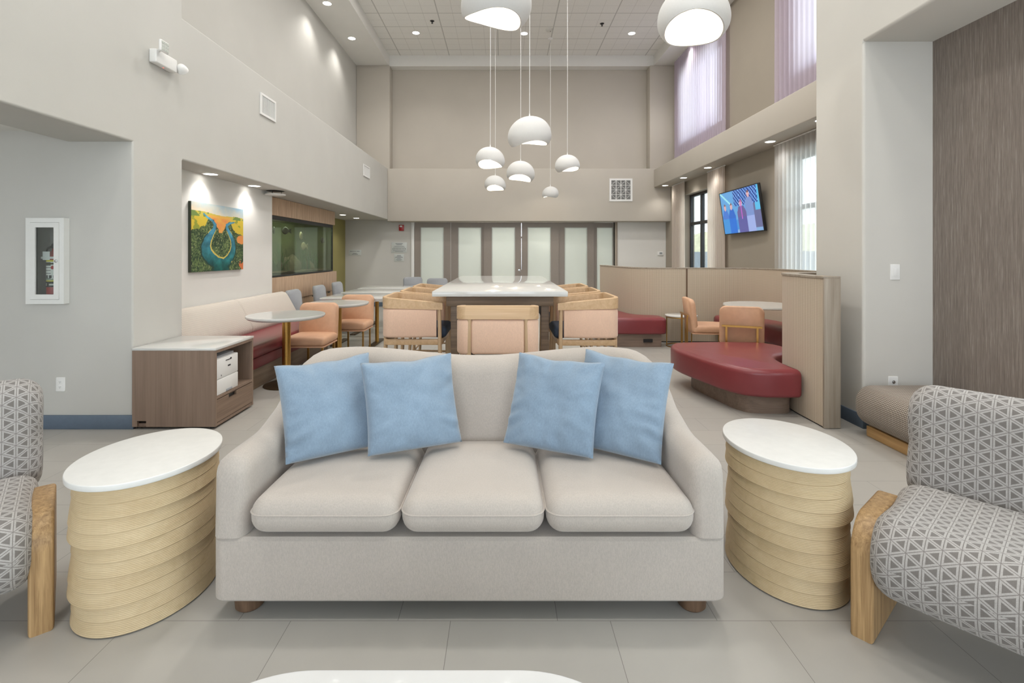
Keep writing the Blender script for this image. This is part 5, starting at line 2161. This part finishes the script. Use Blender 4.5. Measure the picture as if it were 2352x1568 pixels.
# ------------------------------------------------------------------ pendant lamps
def pendant(label, x, y, ztop, R, p, q, tilt=0.0, power=8):
    t = thing('pendant_lamp', label, 'pendant lamp', (x, y, ztop), 0, 'white pebble-shaped pendant lamps')
    n, m = 72, 22
    Ht, Hb = 0.92 * R, 0.72 * R
    lay_o, lay_i = [], []
    bm = bmesh.new()

    def pos(a, ph, k):
        r = (R - k) * math.sin(a) ** 0.96
        z = (Ht - k) * math.cos(a) if a < PI / 2 else (Hb - k * 0.4) * math.cos(a)
        sk = 0.07 * R * math.cos(a)
        return Vector((r * math.cos(ph) - sk * math.cos(p), r * math.sin(ph) - sk * math.sin(p), z - Ht))

    def aend(ph):
        return math.radians(119 + 13 * math.sin(ph + p) + 8 * math.sin(2 * ph + q))
    rings = []
    for k, seq in ((0.0, range(1, m + 1)), (0.016, range(m, 0, -1))):
        for i in seq:
            rings.append([bm.verts.new(pos(aend(2 * PI * j / n) * i / m, 2 * PI * j / n, k)) for j in range(n)])
    for a, b in zip(rings, rings[1:]):
        loop_faces(bm, a, b)
    top = bm.verts.new(pos(0.0001, 0, 0))
    bot = bm.verts.new(pos(0.0001, 0, 0.016))
    for ring, v in ((rings[0], top), (rings[-1], bot)):
        for j in range(n):
            bm.faces.new((ring[j], ring[(j + 1) % n], v))
    bmesh.ops.recalc_face_normals(bm, faces=bm.faces)
    inner = set(rings[m:][0]) and {v for r in rings[m:] for v in r} | {bot}
    for f in bm.faces:
        f.material_index = 1 if all(v in inner for v in f.verts) else 0
    part('shade', bm, [M_SHADE, M_SHADEIN], t, smooth=50)
    bm = bmesh.new()
    tube(bm, [(0, 0, 0.0), (0, 0, 0.045)], [0.012, 0.007], 10)
    part('cord_grip', bm, M_WHITE, t)
    bm = bmesh.new()
    tube(bm, [(0, 0, 0.045), (0.004, 0, (TZ - ztop) * 0.5), (0, 0, TZ - ztop - 0.028)], 0.0042, 6)
    part('cord', bm, M_WHITE, t)
    bm = bmesh.new()
    lathe(bm, [(0.055, TZ - ztop - 0.028), (0.06, TZ - ztop - 0.02), (0.06, TZ - ztop - 0.001)], n=24)
    part('canopy', bm, M_WHITE, t)
    bm = bmesh.new()
    bmesh.ops.create_uvsphere(bm, u_segments=20, v_segments=12, radius=0.05)
    bm.transform(Matrix.Translation((0, 0, -Ht * 0.78)))
    part('bulb', bm, M_BULB, t)
    bm = bmesh.new()
    tube(bm, [(0, 0, -0.02), (0, 0, -Ht * 0.78 + 0.045)], 0.018, 10)
    part('bulb_holder', bm, M_WHITE, t)
    lamp('pendant_glow', 'POINT', (0, 0, -Ht * 0.78 - 0.09), power * (R / 0.3) ** 2, (1.0, 0.92, 0.82), t, shadow_soft_size=0.03)


pendant('large white pendant lamp cut by the top of the picture, above the bar table', -0.065, 4.6, 4.03, 0.327, 2.4, 0.6)
pendant('large white pendant lamp hanging alone towards the tall pier', 1.80, 4.7, 3.95, 0.327, 0.6, 2.2)
pendant('largest fully visible white pendant lamp, highest of the cluster over the bar table', 0.37, 7.0, 3.372, 0.308, 3.6, 1.0)
pendant('white pendant lamp of the cluster hanging nearest the left wall, above a smaller one', -0.224, 8.5, 3.262, 0.25, 0.2, 2.4)
pendant('white pendant lamp hanging below the largest one of the cluster', 0.35, 10.0, 3.30, 0.285, 0.9, 1.5)
pendant('white pendant lamp of the cluster nearest the window side', 1.29, 10.0, 3.43, 0.25, 4.6, 0.4)
pendant('small white pendant lamp low in the cluster on the aquarium side', -0.19, 11.64, 3.268, 0.25, 0.1, 2.0)
pendant('smallest and lowest white pendant lamp of the cluster', 1.165, 12.3, 3.10, 0.205, 3.2, 2.6)


# ------------------------------------------------------------------ recessed downlights
DG = 'round recessed downlights'


def downlight(label, x, y, z, power, r=0.082, spot=118, blend=0.7):
    t = thing('recessed_downlight', label, 'downlight', (x, y, z), 0, DG)
    bm = bmesh.new()
    n = 36
    rings = [[bm.verts.new((rr * math.cos(2 * PI * i / n), rr * math.sin(2 * PI * i / n), zz)) for i in range(n)] for rr, zz in ((r + 0.018, -0.0005), (r + 0.016, -0.005), (r, -0.006), (r, -0.0005))]
    for a, b in zip(rings, rings[1:]):
        loop_faces(bm, a, b)
    part('trim_ring', bm, M_WHITE, t)
    bm = bmesh.new()
    lathe(bm, [(r - 0.001, -0.0035), (r - 0.001, -0.001)], n=36)
    part('lens', bm, M_LENS, t, smooth=0)
    if power:
        lamp('downlight_beam', 'SPOT', (0, 0, -0.03), power, (1.0, 0.97, 0.93), t, spot_size=math.radians(spot), spot_blend=blend, shadow_soft_size=0.06)


KD = 1.0
for lab, x, y in (('downlight in the tiled ceiling on the aquarium side, of the row of three', -2.11, 11.99), ('middle downlight in the tiled ceiling, beside the pendant cords', 0.505, 12.03), ('downlight in the tiled ceiling on the window side, of the row of three', 3.11, 12.02)):
    downlight(lab, x, y, TZ, 60 * KD)
for lab, x, y, pw in (('downlight in the white ceiling border above the left wall, closest to the picture top', -3.55, 10.0, 48), ('downlight in the white ceiling border above the left wall, nearer the back wall', -3.55, 11.63, 48), ('downlight in the ceiling border above the lilac curtain', 4.33, 11.87, 50)):
    downlight(lab, x, y, CZ, pw * KD)
for lab, y, x in (('downlight washing the niche wall, nearest the pier above the painting', 5.58, -3.29), ('downlight washing the niche wall, second one above the painting', 6.56, -3.29), ('downlight in the low soffit beyond the aquarium, first of the pair', 11.53, -3.73), ('downlight in the low soffit beyond the aquarium, closest to the back wall', 12.6, -3.73)):
    downlight(lab, x, y, 2.34, (15 if y < 7 else 18) * KD, 0.07, 130)
for lab, y in (('downlight under the right soffit, first one beside the tall pier', 6.46), ('downlight under the right soffit above the bright sheer curtain', 7.70), ('downlight under the right soffit above the television', 10.05), ('downlight under the right soffit above the corner window', 11.4), ('downlight under the right soffit closest to the back wall', 12.7)):
    downlight(lab, 4.14, y, 3.18, 16 * KD, 0.07, 130)

# ceiling fittings
for lab, x, y in (('dark sprinkler head in the ceiling tiles on the aquarium side', -1.63, 11.38), ('dark sprinkler head in the ceiling tiles on the window side', 2.29, 11.51)):
    t = thing('sprinkler_head', lab, 'sprinkler', (x, y, TZ), 0, 'ceiling sprinkler heads')
    bm = bmesh.new()
    lathe(bm, [(0.045, -0.008), (0.05, -0.001)], n=24)
    part('escutcheon', bm, M_DARK, t)
    bm = bmesh.new()
    lathe(bm, [(0.02, -0.06), (0.022, -0.05), (0.010, -0.045), (0.012, -0.0085)], n=16)
    part('nozzle', bm, M_DARK, t)
t = thing('smoke_detector', 'pale round smoke detector on the ceiling tiles beside the pendant cords', 'smoke detector', (1.09, 11.80, TZ))
bm = bmesh.new()
lathe(bm, [(0.05, -0.05), (0.075, -0.04), (0.085, -0.012), (0.085, -0.001)], n=32)
part('housing', bm, plain('aged_white_plastic', lin(206, 203, 196), 0.5), t)
bm = bmesh.new()
lathe(bm, [(0.012, -0.054), (0.012, -0.0505)], 0.03, 0, 14)
part('sensor_window', bm, M_DARK, t)

t = thing('ceiling_speaker', 'round white cover hanging loose below a dark hole in the niche soffit', 'speaker', (-3.27, 7.12, 2.34))
bm = bmesh.new()
lathe(bm, [(0.115, -0.004), (0.12, -0.001)], n=36)
part('dark_opening', bm, M_DARK, t)
bm = bmesh.new()
lathe(bm, [(0.13, -0.062), (0.138, -0.058), (0.138, -0.048), (0.12, -0.045)], n=40)
part('cover', bm, M_WHITE, t)
bm = bmesh.new()
for a in (0.4, 2.5, 4.6):
    tube(bm, [(0.08 * math.cos(a), 0.08 * math.sin(a), -0.045), (0.08 * math.cos(a), 0.08 * math.sin(a), -0.004)], 0.004, 6)
part('spring_clip', bm, M_DARK, t)

# ------------------------------------------------------------------ daylight and added unseen lights
wd = bpy.data.worlds.new('daylight')
scene.world = wd
wd.use_nodes = True
nt = wd.node_tree
bg = nt.nodes['Background']
bg.inputs['Color'].default_value = (0.84, 0.92, 1.0, 1)
bg.inputs['Strength'].default_value = 5.0

# the glazed lobby front and the windows let the sky in (portals only guide the sampling)
def portal(loc, rot, sx, sy):
    o = lamp('sky_portal', 'AREA', loc, 1.0, (1, 1, 1), None, rot, shape='RECTANGLE', size=sx, size_y=sy)
    o.data.cycles.is_portal = True


portal((0, -5.02, 2.42), (math.radians(-90), 0, 0), 5.3, 4.3)
portal((3.72, -1.15, 1.53), (0, math.radians(90), 0), 2.8, 6.05)
for y, z, sy, sz in ((11.15, 1.70, 1.95, 2.28), (6.4, 1.75, 2.05, 2.36), (11.6, 5.17, 2.25, 1.82), (6.52, 5.17, 2.4, 1.82)):
    portal((4.66 if z < 3 else 4.84, y, z), (0, math.radians(90), 0), sz, sy)
for x in (-0.66, 0.19, 1.25):
    lamp('meeting_room_lamp', 'POINT', (x, 13.80, 1.86), 9.0, (1.0, 0.98, 0.95), None, shadow_soft_size=0.04)  # added close behind the panes to make bright spots in the frosted glass
lamp('behind_doors_fill', 'AREA', (0.2, 15.2, 2.43), 60, (1.0, 0.98, 0.95), None, (0, 0, 0), shape='RECTANGLE', size=4.0, size_y=1.0)  # unseen light added to brighten the frosted doors from behind
# added fill lights above the camera, out of view, without fixtures
for x in (-1.6, 0.5, 2.2):
    for y in (0.5, 3.2):
        lamp('lobby_overhead_fill', 'AREA', (x, y, TZ - 0.02), 36, (1.0, 0.97, 0.93), None, (0, 0, 0), shape='DISK', size=0.5)
for x in (-1.2, 2.2):
    for y in (6.5, 9.5):
        lamp('hall_overhead_fill', 'AREA', (x, y, TZ - 0.02), 70, (1.0, 0.97, 0.93), None, (0, 0, 0), shape='DISK', size=0.5)  # unseen overhead fill added for the hall, no fixture modelled
lamp('alcove_fill', 'POINT', (-4.9, 1.6, 1.5), 16, (1.0, 0.98, 0.95), None, shadow_soft_size=0.12)  # unseen fill added to brighten the alcove wall and its underside
lamp('lobby_side_fill', 'POINT', (3.38, 2.2, 1.7), 22, (0.95, 0.98, 1.0), None, shadow_soft_size=0.12)  # unseen fill added to brighten the pier front and the soffit underside

# ------------------------------------------------------------------ camera
cam = bpy.data.cameras.new('camera')
co = bpy.data.objects.new('camera', cam)
COL.objects.link(co)
co.location = (0, 0, 1.45)
co.rotation_euler = (PI / 2, 0, 0)
cam.sensor_width = 36
cam.lens = 36 * 1140 / 2352
cam.shift_x = (1176 - 1156) / 2352
cam.shift_y = -(784 - 581) / 2352
cam.clip_start = 0.05
cam.clip_end = 300
scene.camera = co

vs = scene.view_settings
vs.view_transform = 'Standard'
vs.look = 'None'
vs.exposure = 0.0
vs.gamma = 1.0
vs.use_curve_mapping = False
scene.cycles.max_bounces = 9
scene.cycles.diffuse_bounces = 4
scene.cycles.glossy_bounces = 3
scene.cycles.transparent_max_bounces = 12
scene.cycles.sample_clamp_indirect = 6.0
scene.cycles.caustics_reflective = False
scene.cycles.caustics_refractive = False
